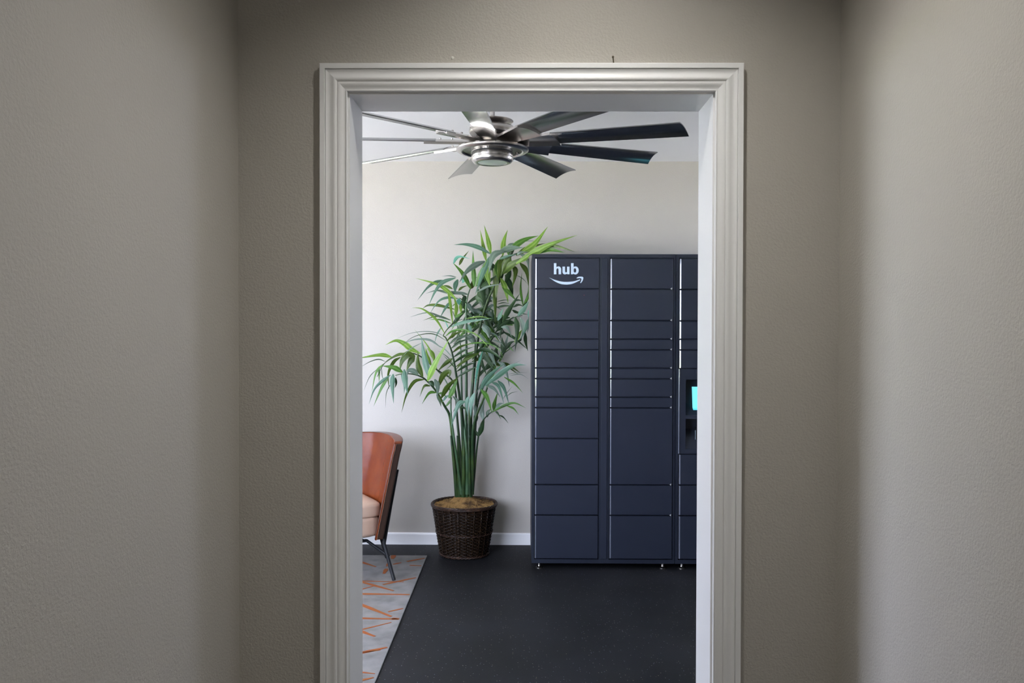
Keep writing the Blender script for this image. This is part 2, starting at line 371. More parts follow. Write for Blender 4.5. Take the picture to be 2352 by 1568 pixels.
# ------------------------------------------------------------------ parcel lockers
LY = 5.30
rowsA = [593, 663.5, 736, 778.6, 803, 845, 869.5, 911.5, 936, 1006.7, 1112.6, 1182.6, 1283]
rowsB = [593, 664, 736, 778.6, 803, 845, 869.5, 911.5, 936, 1112.6, 1182.6, 1283]
zt, zb = az(583.5, LY, 1400), az(1293.5, LY, 1400)
def lx(px): return ax(px, LY, 940)
def lz(py): return az(py, LY, 1400)
def locker(x0, x1, cols, label):
    t = thing('parcel_locker', label, 'locker', ((x0 + x1) / 2, (LY + DW) / 2, 0), 'navy parcel locker units')
    o = t.location
    obj('body', box_me(x0, x1, LY + .022, DW - .015, zb, zt, .002, 1, o), M['steel_body'], t)
    # face frame: one grid with a hole per column
    holes = [(lx(a) - .004, lx(b) + .004) for a, b, _ in cols]
    xs = sorted([x0, x1] + [v for h in holes for v in h]); zs = [zb, lz(1283) - .004, lz(593) + .004, zt]
    V = []; Fc = []
    for y in (LY - .001, LY + .0215):
        for x in xs:
            for z in zs: V.append((x - o.x, y - o.y, z - o.z))
    nx, nz = len(xs), len(zs); N = nx * nz
    solid = lambda i, k: 0 <= i < nx - 1 and 0 <= k < nz - 1 and not (k == 1 and any(abs(xs[i] - h[0]) < 1e-6 for h in holes))
    idx = lambda i, k: i * nz + k
    for i in range(nx - 1):
        for k in range(nz - 1):
            if not solid(i, k): continue
            q = [idx(i, k), idx(i + 1, k), idx(i + 1, k + 1), idx(i, k + 1)]
            Fc.append(q); Fc.append([N + a for a in reversed(q)])
            for (di, dk, a, b) in ((-1, 0, 3, 0), (1, 0, 1, 2), (0, -1, 0, 1), (0, 1, 2, 3)):
                if not solid(i + di, k + dk): Fc.append([q[a], q[b], N + q[b], N + q[a]])
    obj('face_frame', mesh(V, Fc), M['steel_body'], t)
    for fx, fy in ((x0 + .05, LY + .036), (x1 - .07, LY + .036), (x0 + .05, DW - .08), (x1 - .07, DW - .08)):
        obj('foot', lathe([(.001, 0), (.021, 0), (.021, .005), (.008, .012), (.007, .014), (.007, zb + .004)], 20, (fx - o.x, fy - o.y, 0)), M['nickel'], t)
    return t
def door_plate(t, a, b, r0, r1, glint_right=False):
    o = t.location; x0, x1 = lx(a), lx(b); z1, z0 = lz(r0) - .0034, lz(r1) + .0034
    ys = LY - .010; yb = LY + .018; c = .0075; s = .002
    # front face with a wide chamfer on its left edge and a fine one elsewhere
    Fp = [(x0 + c, ys, z0 + s), (x1 - s, ys, z0 + s), (x1 - s, ys, z1 - s), (x0 + c, ys, z1 - s)]
    Mp = [(x0, ys + c, z0), (x1, ys + s, z0), (x1, ys + s, z1), (x0, ys + c, z1)]
    Bp = [(x0, yb, z0), (x1, yb, z0), (x1, yb, z1), (x0, yb, z1)]
    V = [(x - o.x, y - o.y, z - o.z) for x, y, z in Fp + Mp + Bp]
    Fc = [[0, 1, 2, 3], [11, 10, 9, 8]]
    for i in range(4):
        j = (i + 1) % 4; Fc += [[i, j, 4 + j, 4 + i], [4 + i, 4 + j, 8 + j, 8 + i]]
    d = obj('door', mesh(V, Fc), M['steel'], t); d.data.materials.append(M['edge_highlight'])
    for pl in d.data.polygons:
        if pl.normal.x < -.5 and pl.normal.y < -.5: pl.material_index = 1
    if glint_right:
        xx = x1 - .006; zz = z0 - .001
        V = [(xx - .012 - o.x, ys - .001 - o.y, zz + .001), (xx - o.x, ys - .001 - o.y, zz + .008), (xx - o.x, ys - .001 - o.y, zz - .006),
             (xx - .012 - o.x, ys + .01 - o.y, zz + .001), (xx - o.x, ys + .01 - o.y, zz + .008), (xx - o.x, ys + .01 - o.y, zz - .006)]
        obj('corner_glint', mesh(V, [[0, 1, 2], [3, 5, 4], [0, 1, 4, 3], [1, 2, 5, 4], [2, 0, 3, 5]]), M['glint'], d)  # bright wedge added as a glint of light at the door corner
    return d
X0, X1 = lx(1221.5), lx(1551); X2 = lx(1718)
L1 = locker(X0, X1 - .0015, [(1229, 1374, 0), (1401, 1544, 1)], 'two-column dark navy parcel locker with pale lettering, right beside the potted palm')
L2 = locker(X1 + .0015, X2, [(1560, 1706, 0)], 'dark navy parcel locker column with a lit cyan touch screen, against the doorway edge')
for r0, r1 in zip(rowsA, rowsA[1:]): door_plate(L1, 1229, 1374, r0, r1)
for i, (r0, r1) in enumerate(zip(rowsB, rowsB[1:])): door_plate(L1, 1401, 1544, r0, r1, i < len(rowsB) - 2)
obj('centre_strip', box_me(lx(1380.5), lx(1394.5), LY - .006, LY + .004, lz(1283), lz(593), .0015, 1, L1.location), M['steel'], L1)
for r0, r1 in ((593, 664.6), (664.6, 736.5), (736.5, 778.6), (778.6, 803), (803, 846), (1041.5, 1112.6), (1112.6, 1182.6), (1182.6, 1283)): door_plate(L2, 1560, 1706, r0, r1)
# kiosk panel with two recesses
o = L2.location
kx = [lx(1560), lx(1574.6), lx(1691), lx(1706)]; kz = [lz(1041.5) + .002, lz(1030), lz(961), lz(953), lz(871), lz(846) - .002]
V = [(x - o.x, y - o.y, z) for y in (LY - .004, LY + .012) for x in kx for z in kz]; nz = 6; N = 24
Fc = []
sol = lambda i, k: 0 <= i < 3 and 0 <= k < 5 and not (i == 1 and k in (1, 3))
for i in range(3):
    for k in range(5):
        if not sol(i, k): continue
        q = [i * nz + k, (i + 1) * nz + k, (i + 1) * nz + k + 1, i * nz + k + 1]
        Fc.append(q); Fc.append([N + a for a in reversed(q)])
        for (di, dk, a, b) in ((-1, 0, 3, 0), (1, 0, 1, 2), (0, -1, 0, 1), (0, 1, 2, 3)):
            if not sol(i + di, k + dk): Fc.append([q[a], q[b], N + q[b], N + q[a]])
kp = obj('kiosk_panel', mesh(V, Fc), M['steel'], L2)
e0 = kx[0] - o.x; ye = LY - o.y
V = [(e0, ye - .010, kz[0]), (e0 - .0065, ye - .0025, kz[0]), (e0, ye + .004, kz[0]), (e0, ye - .010, kz[5]), (e0 - .0065, ye - .0025, kz[5]), (e0, ye + .004, kz[5])]
obj('highlight_strip', mesh(V, [[0, 1, 2], [3, 4, 5], [0, 1, 4, 3], [1, 2, 5, 4], [0, 2, 5, 3]]), M['edge_highlight'], kp)  # sliver added for the highlight along the kiosk's left edge
# cut the body behind the kiosk is not needed: the recess trays sit in front of a shallow body pocket
def recess(x0, x1, z0, z1, depth, zback):
    V = [(x0, LY + .010, z0), (x1, LY + .010, z0), (x1, LY + .010, z1), (x0, LY + .010, z1),
         (x0, LY + depth, zback), (x1, LY + depth, zback), (x1, LY + depth, z1), (x0, LY + depth, z1)]
    V = [(a - o.x, b - o.y, c) for a, b, c in V]
    obj('recess', mesh(V, [[0, 1, 5, 4], [1, 2, 6, 5], [2, 3, 7, 6], [3, 0, 4, 7], [4, 5, 6, 7]]), M['steel_body'], kp)
DP = .085
recess(kx[1], kx[2], kz[3], kz[4], DP, kz[3] + .07)
recess(kx[1], kx[2], kz[1], kz[2], DP, kz[1] + .12)
# pocket in the body for the recesses: rebuild L2's body as two boxes around the pocket
for c in list(L2.children):
    if c.name.startswith('body'):
        bpy.data.objects.remove(c)
bz0, bz1 = kz[0] + .01, kz[5] - .01
bx0, bx1 = X1 + .0015, X2
C = [(LY + .022, zb), (DW - .015, zb), (DW - .015, zt), (LY + .022, zt), (LY + .022, bz1), (LY + DP + .01, bz1), (LY + DP + .01, bz0), (LY + .022, bz0)]
V = [(x - o.x, y - o.y, z) for x in (bx0, bx1) for y, z in C]; n = len(C)
obj('body', mesh(V, [list(range(n)), list(range(n, 2 * n))] + [[i, (i + 1) % n, n + (i + 1) % n, n + i] for i in range(n)]), M['steel_body'], L2)
# screen: tilted lit slab
ys0, ys1 = LY + .045, LY + .075
def slab(name, xa, xb, pyt, pyb, m, parent, lift=0):
    y_t, y_b = ys1 - lift, ys0 - lift
    za, zc = az(pyb, y_b, 1590), az(pyt, y_t, 1590)
    V = [(xa, y_b, za), (xb, y_b, za), (xb, y_t, zc), (xa, y_t, zc), (xa, y_b + .012, za), (xb, y_b + .012, za), (xb, y_t + .006, zc), (xa, y_t + .006, zc)]
    V = [(a - o.x, b - o.y, c) for a, b, c in V]
    return obj(name, mesh(V, [[0, 1, 2, 3], [4, 5, 6, 7], [0, 1, 5, 4], [1, 2, 6, 5], [2, 3, 7, 6], [3, 0, 4, 7]]), m, parent)
sx = ax(1590.5, LY + .06, 915)
slab('screen', sx, kx[1] + kx[2] - sx, 888, 937.5, M['screen'], kp)
yb_ = LY + .040
V = [(sx + .003, yb_, az(944.5, yb_, 1590)), (kx[1] + kx[2] - sx - .003, yb_, az(944.5, yb_, 1590)), (kx[1] + kx[2] - sx, ys0, az(937.5, ys0, 1590)), (sx, ys0, az(937.5, ys0, 1590))]
V += [(x, y + .012, z) for x, y, z in V]; V = [(a - o.x, b - o.y, c) for a, b, c in V]
sb = obj('screen_bar', mesh(V, [[0, 1, 2, 3], [4, 5, 6, 7], [0, 1, 5, 4], [1, 2, 6, 5], [2, 3, 7, 6], [3, 0, 4, 7]]), M['screen_bar'], kp)
# scanner plate in the lower recess: pale outline of a small device
ysn = LY + .045
sa = ax(1597, ysn, 1000); zA, zB = az(1012.5, ysn, 1595), az(988, ysn, 1595)
cx_ = (kx[1] + kx[2]) / 2
obj('scanner', box_me(sa + .003, 2 * cx_ - sa - .003, ysn, ysn + .035, zA + .003, zB + .02, .003, 1, o), M['black'], kp)
obj('scanner_outline', tube([(sa - o.x, ysn - o.y, zB), (sa - o.x, ysn - o.y, zA + .004), (sa + .004 - o.x, ysn - o.y, zA), (2 * cx_ - sa - .004 - o.x, ysn - o.y, zA), (2 * cx_ - sa - o.x, ysn - o.y, zA + .004), (2 * cx_ - sa - o.x, ysn - o.y, zB)], .0013, 6), M['print'], kp)
# red indicator dot on second door
pr = at(1341.5, 677.5, LY - .010)
obj('indicator_light', lathe([(.001, .0), (.0016, .0), (.0012, .001)], 10), M['red'], L1, (pr.x - L1.location.x, pr.y - L1.location.y - .0008, pr.z)).rotation_euler = (R(90), 0, 0)

# lettering 'hub' and the curved arrow, as thin vinyl shapes on the top left door
def poly_shape(name, loops, parent, Yp, thick=.0006):
    cu = bpy.data.curves.new('c', 'CURVE'); cu.dimensions = '2D'; cu.fill_mode = 'BOTH'; cu.extrude = thick / 2
    for lp in loops:
        sp = cu.splines.new('POLY'); sp.points.add(len(lp) - 1); sp.use_cyclic_u = True
        for i, (x, z) in enumerate(lp): sp.points[i].co = (x, z, 0, 1)
    ob = bpy.data.objects.new('tmp', cu); col.objects.link(ob)
    me = bpy.data.meshes.new_from_object(ob.evaluated_get(bpy.context.evaluated_depsgraph_get())); bpy.data.objects.remove(ob)
    me.transform(Matrix.Rotation(R(90), 4, 'X'))
    me.materials.clear()
    o2 = obj(name, me, M['print'], parent)
    o2.location = (-parent.location.x, Yp - parent.location.y, 0) if parent.parent is None else (-parent.parent.location.x, Yp - parent.parent.location.y, 0)
    return o2
YL = LY - .0106
def hp(x, y):      # zoomed pixel (1240,570 / 14.256) to x,z on the door plane
    q = at(1240 + x / 14.256, 570 + y / 14.256, YL); return (q.x, q.z)
def arc(cx, cy, rx, ry, a0, a1, n=10):
    return [(cx + rx * math.cos(R(a0 + (a1 - a0) * k / n)), cy - ry * math.sin(R(a0 + (a1 - a0) * k / n))) for k in range(n + 1)]
logo_door = [c for c in L1.children if c.name.startswith('door')][0]
h = [(458, 487), (541, 487), (541, 620)] + [(560, 603)] + arc(610, 690, 86, 97, 100, 0)[0:] + [(696, 850), (612, 850), (612, 705)] + arc(579, 705, 33, 50, 0, 140) + [(541, 700), (541, 850), (458, 850)]
u = [(741, 600), (824, 600), (824, 745)] + arc(857, 750, 33, 42, 180, 300) + [(890, 770), (890, 600), (972, 600), (972, 850), (900, 850), (892, 835)] + arc(820, 770, 79, 86, 310, 180)[1:]
b_out = [(1020, 487), (1104, 487), (1104, 612)] + arc(1165, 725, 107, 132, 112, -112, 20) + [(1095, 835), (1085, 850), (1020, 850)]
b_in = arc(1147, 725, 44, 72, 150, 0, 10) + arc(1147, 725, 44, 72, 0, -150, 10)[1:]
for nm, loops in (('letter_h', [h]), ('letter_u', [u]), ('letter_b', [b_out, b_in])):
    poly_shape('letter', [[hp(*p) for p in lp] for lp in loops], logo_door, YL)
top = catmull([(306, 960, 0), (480, 1030, 0), (700, 1088, 0), (900, 1100, 0), (1110, 1080, 0), (1318, 1016, 0)], 6)
bot = catmull([(1318, 1045, 0), (1190, 1110, 0), (1050, 1165, 0), (870, 1188, 0), (680, 1165, 0), (500, 1090, 0), (380, 1010, 0), (312, 968, 0)], 6)
poly_shape('smile_stroke', [[hp(p.x, p.y) for p in top + bot]], logo_door, YL)
head = catmull([(1200, 972, 0), (1260, 935, 0), (1350, 928, 0), (1405, 940, 0), (1422, 975, 0), (1400, 1060, 0), (1345, 1140, 0)], 5) + \
       catmull([(1320, 1132, 0), (1348, 1070, 0), (1362, 1010, 0), (1345, 985, 0), (1290, 976, 0), (1212, 985, 0)], 5)
poly_shape('arrow_head', [[hp(p.x, p.y) for p in head]], logo_door, YL)

# ------------------------------------------------------------------ ceiling fan
FY = 3.9; fc = at(1131, 340, FY); FX = fc.x
def fz(py): return az(py, FY, 1131)
S = FY / F_PX
fan = thing('ceiling_fan', 'nine-bladed brushed nickel ceiling fan with a round glass light kit', 'fan', (FX, FY, CEIL))
def fl(name, prof, m, parent=fan):        # prof: (radius px, py)
    return obj(name, lathe([(max(r * S, .0005), fz(py) - CEIL) for r, py in prof], 56), m, parent)
obj('canopy', lathe([(.001, 0), (.075, 0), (.075, -.015), (.045, -.055), (.014, -.06)], 40), M['nickel'], fan)
obj('downrod', lathe([(.011, -.05), (.011, fz(270) - CEIL)], 20, cap=True), M['nickel'], fan)
fl('collar', [(5, 265), (8, 267), (15, 270), (15.5, 274), (15.5, 286), (8, 287)], M['nickel'])
fl('collar_disc', [(14, 283), (44, 279), (47, 277.5), (48, 279), (44, 281), (14, 285.5)], M['nickel'])
fl('upper_housing', [(12, 286), (30, 287), (48, 291), (53, 296), (54, 303), (52, 307), (46, 308), (15, 308)], M['nickel'])
fl('neck_gap_shade', [(15, 307), (40, 307.5), (40, 311), (15, 311)], M['nickel_shade'])  # dark ring standing for the shade in the gap
fl('motor_housing', [(20, 309.5), (34, 310), (38, 314), (40, 322), (46, 330), (60, 336), (72, 339), (72, 343), (40, 344)], M['nickel'])
fl('trim_ring', [(72, 337), (79, 339), (83, 342.5), (83, 346), (79, 349), (71, 350), (68, 348), (71, 346), (76, 344), (72, 341)], M['nickel'])
fl('ring_underside', [(40, 341), (71, 344), (71, 347), (45, 345)], M['nickel_shade'])  # dark metal standing for the shade inside the ring
kit = fl('light_kit', [(40, 336), (46, 337), (47, 340), (47, 349), (46.3, 350), (46.3, 351.2), (47.3, 352), (48, 355), (48, 362), (47, 363), (47, 364.2), (48, 365), (47.5, 369), (44, 373), (38, 375), (34, 374.5), (33, 373)], M['nickel'])
obj('groove_shade_ring', lathe([(46.6 * S, fz(350) - CEIL), (46.6 * S + .0012, fz(350.2) - CEIL), (46.6 * S + .0012, fz(351) - CEIL), (46.6 * S, fz(351.2) - CEIL)], 56), M['groove_shade'], kit)  # dark band laid over the groove as its shade
obj('lens', lathe([(.0005, fz(375) - CEIL), (20 * S, fz(374.6) - CEIL), (34 * S, fz(373.5) - CEIL)], 48), M['lens'], kit)
for k in range(3):
    a = R(20 + 120 * k); obj('ring_screw', lathe([(.0005, -.016), (.009, -.014), (.011, 0)], 14, (60 * S * math.cos(a), 60 * S * math.sin(a), fz(344) - CEIL)), M['nickel'], fan)
zbl = fz(325) - CEIL
def blade_mesh(r0, r1, w0, w1, arch, thick, nr=10, nw=7, tipcut=.0):
    V = []
    for s in (0, 1):
        for i in range(nr + 1):
            f = i / nr
            for k in range(nw + 1):
                g = k / nw * 2 - 1
                r = r0 + (r1 - r0) * f + (tipcut * (g * g) * (1 if i == nr else 0)) + (.014 * g if i == nr else 0)
                V.append((r, g * (w0 + (w1 - w0) * f) / 2, arch * (1 - g * g) - s * thick))
    n = (nr + 1) * (nw + 1); Fc = []
    for i in range(nr):
        for k in range(nw):
            q = [i * (nw + 1) + k, (i + 1) * (nw + 1) + k, (i + 1) * (nw + 1) + k + 1, i * (nw + 1) + k + 1]
            Fc += [q, [n + a for a in reversed(q)]]
    bd = [k for k in range(nw + 1)] + [i * (nw + 1) + nw for i in range(1, nr + 1)] + [nr * (nw + 1) + k for k in range(nw - 1, -1, -1)] + [i * (nw + 1) for i in range(nr - 1, 0, -1)]
    for a, b in zip(bd, bd[1:] + bd[:1]): Fc.append([a, b, n + b, n + a])
    me = mesh(V, Fc, True); auto(me, 40); return me
bl = blade_mesh(.265, .888, .105, .135, .010, .005)
br = blade_mesh(.085, .305, .075, .118, .010, .012, nr=6)
br.transform(Matrix.Translation((0, 0, -.003)))
PITCH = 13
for k in range(9):
    ang = R(66 + 40 * k - 2)
    b = obj('blade', bl, M['blade'], fan); b.location = (0, 0, zbl)
    b.rotation_euler = (Matrix.Rotation(ang, 3, 'Z') @ Matrix.Rotation(R(-PITCH), 3, 'X')).to_euler()
    c = obj('blade_bracket', br, M['nickel'], b)
    for j in (.19, .245):
        c2 = obj('screw', lathe([(.0005, .014), (.005, .013), (.006, .006)], 8, (j, 0, 0)), M['nickel'], b)

# ------------------------------------------------------------------ armchair
ch = thing('lounge_chair', 'cognac leather lounge chair with beige seat cushion and black metal legs, half behind the doorway', 'chair', (-1.15, 5.25, 0))
co = ch.location
Fv = Vector((-.86, -.51, 0)).normalized(); Bv = Vector((-Fv.y * -1, 0, 0)); Bv = Vector((-.51, .86, 0)).normalized()
NE = Vector((at(925, 1060, 5.05).x, 5.05, 0))
WU = .64
# near edge in the photograph leans from (925,1010) to (864,1235)
xt, xbm = at(905, 1012, 5.05).x, at(864, 1236, 5.05).x
lean = (xt - xbm) / .86
ZT, ZB = .862, .262
def shell(s, t, d):     # s 0..1 along back (near to far), t 0..1 bottom to top, d outward offset
    z = ZB + (ZT - ZB) * t
    g = 2 * s - 1
    wrap = .115 * abs(g) ** 2.2 * (1.0 if s > .5 else .62)
    widen = .03 * (1 - t)
    back = lean * (t - 1)                 # bottom is further forward
    base = Vector((xt, 5.05, 0)) + Bv * (WU * s - widen * g * 0)
    p = base + Fv * (wrap - .115 * .62) + Fv * (-back) - Fv * d
    z -= .018 * g * g * (t > .9) * t
    return Vector((p.x, p.y, z)) - co
nS, nT = 22, 14
V = []; TH = .056
def corner(s, t):      # rounded top corners
    return t
for lay in (0, 1):
    for i in range(nS + 1):
        for j in range(nT + 1):
            s, t = i / nS, j / nT
            e = min(s, 1 - s) * WU; te = 1 - (0 if e > .03 else .012 * (1 - math.sqrt(max(0, 1 - (1 - e / .03) ** 2))))
            bulge = .006 * math.sin(PI * s * 1) * math.sin(PI * t)
            V.append(shell(s, t * te, (bulge if lay == 0 else TH + .012 * math.sin(PI * s))))
n = (nS + 1) * (nT + 1); Fi = []; Fo = []
for i in range(nS):
    for j in range(nT):
        q = [i * (nT + 1) + j, (i + 1) * (nT + 1) + j, (i + 1) * (nT + 1) + j + 1, i * (nT + 1) + j + 1]
        Fi.append(q); Fo.append([n + a for a in reversed(q)])
bd = [j for j in range(nT + 1)] + [i * (nT + 1) + nT for i in range(1, nS + 1)] + [nS * (nT + 1) + j for j in range(nT - 1, -1, -1)] + [i * (nT + 1) for i in range(nS - 1, 0, -1)]
rim = [[a, b, n + b, n + a] for a, b in zip(bd, bd[1:] + bd[:1])]
me = bpy.data.meshes.new('backrest'); me.from_pydata([tuple(v) for v in V], [], Fi + Fo + rim)
me.materials.append(M['leather']); me.materials.append(M['leather_back'])
for k, p in enumerate(me.polygons):
    p.use_smooth = True
    if len(Fi) <= k < len(Fi) + len(Fo) + nT: p.material_index = 1
bm = bmesh.new(); bm.from_mesh(me); bmesh.ops.recalc_face_normals(bm, faces=bm.faces); bm.to_mesh(me); bm.free(); auto(me, 50)
back = obj('backrest', me, None, ch)
mod = back.modifiers.new('bevel', 'BEVEL'); mod.width = .006; mod.segments = 3; mod.limit_method = 'ANGLE'; mod.angle_limit = R(50)
seam = [V[a] + Vector((0, -.001, 0)) for a in bd[:nT + 1]]
obj('piping', tube([v - Fv * .010 + Vector((0, -.003, 0)) for v in seam], .0042, 6), M['leather'], back)
V2 = []; F2 = []
for a, b2 in zip(seam, seam[1:]):
    for k in range(6):
        p0 = a.lerp(b2, (k + .15) / 6) - Fv * .016 + Vector((0, -.005, 0)); p1 = a.lerp(b2, (k + .7) / 6) - Fv * .016 + Vector((0, -.005, 0))
        join_into(V2, F2, [p0 + Vector((-.0012, -.0006, 0)), p0 + Vector((.0012, -.0006, 0)), p1 + Vector((.0012, -.0006, 0)), p1 + Vector((-.0012, -.0006, 0))], [[0, 1, 2, 3]])
st = obj('stitching', mesh(V2, F2), M['thread'], back); st['kind'] = 'stuff'
# seat cushion (rounded, slightly puffed)
def cushion(z0, z1, puff, name, m, back_off, inset=0):
    bm = bmesh.new(); bmesh.ops.create_cube(bm, size=1)
    bmesh.ops.subdivide_edges(bm, edges=bm.edges[:], cuts=8, use_grid_fill=True)
    seat_o = Vector((xbm, 5.05, 0))
    for v in bm.verts:
        x, y, z = v.co.x * 2, v.co.y * 2, v.co.z * 2
        k = 9.0                     # superellipsoid rounding
        nrm = (abs(x) ** k + abs(y) ** k + abs(z) ** k) ** (1 / k); mx = max(abs(x), abs(y), abs(z)) or 1
        f = mx / nrm if nrm else 1
        x, y, z = x * f, y * f, z * f
        uu = .5 + x * (.47 - inset); ww = y; zz = (z0 + z1) / 2 + z * (z1 - z0) / 2
        zz += puff * (1 - x * x) * (1 - y * y) * (1 if z > 0 else .3)
        p = seat_o + Bv * (WU * uu) + Fv * (back_off + .25 + ww * .265)
        v.co = Vector((p.x, p.y, zz)) - co
    return obj(name, from_bm(bm, True), m, ch)
cushion(.375, .468, .014, 'seat_cushion', M['cushion'], -.045)
cushion(.255, .392, .0, 'seat_base', M['cushion'], -.034)
# legs
def l3(px, py, Y): return at(px, py, Y) - co
foot = at_z(905, 1337, 0); foot.z = .0145; foot -= co
k1 = l3(882, 1248, 5.09)
obj('rear_leg', tube([l3(912, 1078, 5.11), l3(897, 1160, 5.11), k1, foot], .0115, 10), M['black'], ch)
ft2 = at_z(888, 1284, 0) - co; ft2.z = .0145
fr = shell(.75, .0, TH + .01)
obj('rear_leg', tube([shell(.78, .75, TH + .018), shell(.78, .35, TH + .018), l3(876, 1236, 5.42), ft2], .0115, 10), M['black'], ch)
st1 = l3(893, 1277, 5.06)
fa = Vector((xbm, 5.05, .262)) - co + Fv * .20 + Bv * .06
ra = l3(842, 1241, 5.14)
obj('leg_brace', tube([ra, st1], .010, 10), M['black'], ch)
m2 = (k1 + ft2) / 2
obj('seat_rail', tube([ra, ra + Fv * .28], .010, 8), M['black'], ch)
ra2 = ra + Bv * .48
obj('seat_rail', tube([ra2 - Fv * .06, ra2 + Fv * .28], .010, 8), M['black'], ch)
obj('cross_rail', tube([ra + Fv * .02, ra2 + Fv * .02], .010, 8), M['black'], ch)
obj('cross_rail', tube([ra + Fv * .26, ra2 + Fv * .26], .010, 8), M['black'], ch)
for q in (ra + Fv * .26, ra2 + Fv * .26):
    e = q + Fv * .10; e = Vector((e.x, e.y, .0145)); obj('front_leg', tube([q, e], .0115, 10), M['black'], ch)

# ------------------------------------------------------------------ rug
rb = at_z(980, 1275, .008); rf = at_z(864, 1565, .008); rx = (rb.x + rf.x) / 2; ry = rb.y
rug = thing('rug', 'mottled grey area rug with thin rust orange strokes under the leather chair', 'rug', (rx - .9, ry - 1.2, 0))
ro = rug.location
obj('pile', box_me(rx - 1.9, rx, ry - 2.9, ry, .001, .008, .002, 1, ro), M['rug'], rug)
strokes = [(380, 375, 600, 445, 10), (752, 345, 741, 378, 30), (702, 416, 692, 442, 14), (690, 462, 668, 503, 26), (745, 425, 815, 410, 8), (862, 401, 1012, 373, 10), (885, 433, 985, 437, 7),
           (300, 562, 835, 573, 6), (430, 560, 750, 648, 11), (420, 652, 590, 606, 6), (660, 596, 938, 537, 10), (300, 672, 885, 680, 13),
           (400, 735, 730, 865, 13), (705, 825, 830, 797, 8), (300, 876, 785, 887, 12), (735, 884, 797, 886, 22), (400, 995, 730, 915, 7), (400, 962, 592, 1033, 13), (380, 1193, 695, 1125, 15), (430, 1180, 640, 1148, 5), (380, 1325, 592, 1348, 7), (380, 1425, 582, 1380, 12), (250, 480, 420, 600, 10), (200, 800, 380, 700, 12), (150, 1050, 350, 1120, 12)]
stroke_pts = [(at_z(700 + a / 3.675, 1180 + b / 3.675, .0084), at_z(700 + c / 3.675, 1180 + d / 3.675, .0084), wd, a) for a, b, c, d, wd in strokes]
rs = random.Random(5)
for k in range(34):      # the pattern goes on over the rest of the rug, behind the door frame
    c0 = Vector((rx - rs.uniform(.55, 1.8), ry - rs.uniform(.1, 2.8), .0084)); an = rs.uniform(-.9, .9); l_ = rs.uniform(.08, .28)
    dv = Vector((math.cos(an), math.sin(an), 0)) * l_
    if c0.x + abs(dv.x) < rx - .42 and c0.x - abs(dv.x) > rx - 1.88: stroke_pts.append((c0 - dv, c0 + dv, rs.choice([6, 8, 10, 12]), k))
for P0, P1, wd, a in stroke_pts:
    T = (P1 - P0).normalized(); N = Vector((-T.y, T.x, 0))
    hw = wd / 3.675 * P0.y / F_PX * .5
    if abs(T.x) > .3: hw *= 2.2 if wd < 20 else 1.5        # foreshortened strokes lying across the view
    hw = min(hw * 1.35, .020)
    L = (P1 - P0).length; V = []; seg = 6
    for zz in (.0080, .0094):
        for i in range(seg + 1):
            f = i / seg; wv = hw * (.55 + .45 * math.sin(PI * min(1, .15 + f * .85))) * (1 + .12 * math.sin(f * 9 + a))
            c0 = P0.lerp(P1, f)
            for s in (-1, 1): V.append((c0.x + N.x * wv * s - ro.x, c0.y + N.y * wv * s - ro.y, zz))
    n = 2 * (seg + 1); Fc = []
    for i in range(seg):
        Fc += [[2 * i, 2 * i + 1, 2 * i + 3, 2 * i + 2], [n + 2 * i, n + 2 * i + 2, n + 2 * i + 3, n + 2 * i + 1], [2 * i, 2 * i + 2, n + 2 * i + 2, n + 2 * i], [2 * i + 1, n + 2 * i + 1, n + 2 * i + 3, 2 * i + 3]]
    Fc += [[0, n, n + 1, 1], [n - 2, n - 1, 2 * n - 1, 2 * n - 2]]
    # keep inside the rug
    V = [(min(x, rx - .004 - ro.x), min(y, ry - .004 - ro.y), z) for x, y, z in V]
    obj('stroke', mesh(V, Fc), M['stripe'], rug)

# ------------------------------------------------------------------ potted palm
PY = 5.655
pb = at(1066, 1283, PY); PX = pb.x
palm = thing('potted_palm', 'tall leafy palm in a dark woven wicker basket between the leather chair and the lockers', 'plant', (PX, PY, 0))
po = palm.location
R0, R1, HB = .162, .218, .352
def rad(z): return R0 + (R1 - R0) * z / HB
bask = obj('basket', lathe([(.001, .004), (R0 - .012, .004), (R1 - .012, HB - .01), (R1 - .022, HB - .012), (R0 - .025, .02), (.001, .02)], 40), M['wicker'], palm)
NST = 24; rows = 30
V = []; Fc = []
for r in range(rows):
    if r == 14: continue
    z = .018 + r * (HB - .045) / rows; hh = .0042
    n = NST * 4; base = len(V)
    for k in range(n):
        a = 2 * PI * k / n
        rr = rad(z) + .006 * math.cos(NST * a / 1 + PI * (r % 2)) - .002
        for (dr, dz) in ((-.0035, 0), (0, hh), (.0035, 0), (0, -hh)):
            V.append(((rr + dr) * math.cos(a), (rr + dr) * math.sin(a), z + dz))
    for k in range(n):
        for j in range(4):
            a0 = base + k * 4 + j; a1 = base + k * 4 + (j + 1) % 4; b0 = base + ((k + 1) % n) * 4 + j; b1 = base + ((k + 1) % n) * 4 + (j + 1) % 4
            Fc.append([a0, a1, b1, b0])
wv = obj('weave', mesh(V, Fc, True), M['wicker'], bask); wv['kind'] = 'stuff'
V = []; Fc = []
for k in range(NST):
    a = 2 * PI * (k + .5) / NST
    for s in (0,):
        P = [Vector((rad(z) * math.cos(a), rad(z) * math.sin(a), z)) for z in (.01, .12, .24, HB - .02)]
        me = tube(P, .0045, 6); join_into(V, Fc, [v.co.copy() for v in me.vertices], [list(p.vertices) for p in me.polygons])
sk = obj('stakes', mesh(V, Fc, True), M['wicker'], bask); sk['kind'] = 'stuff'
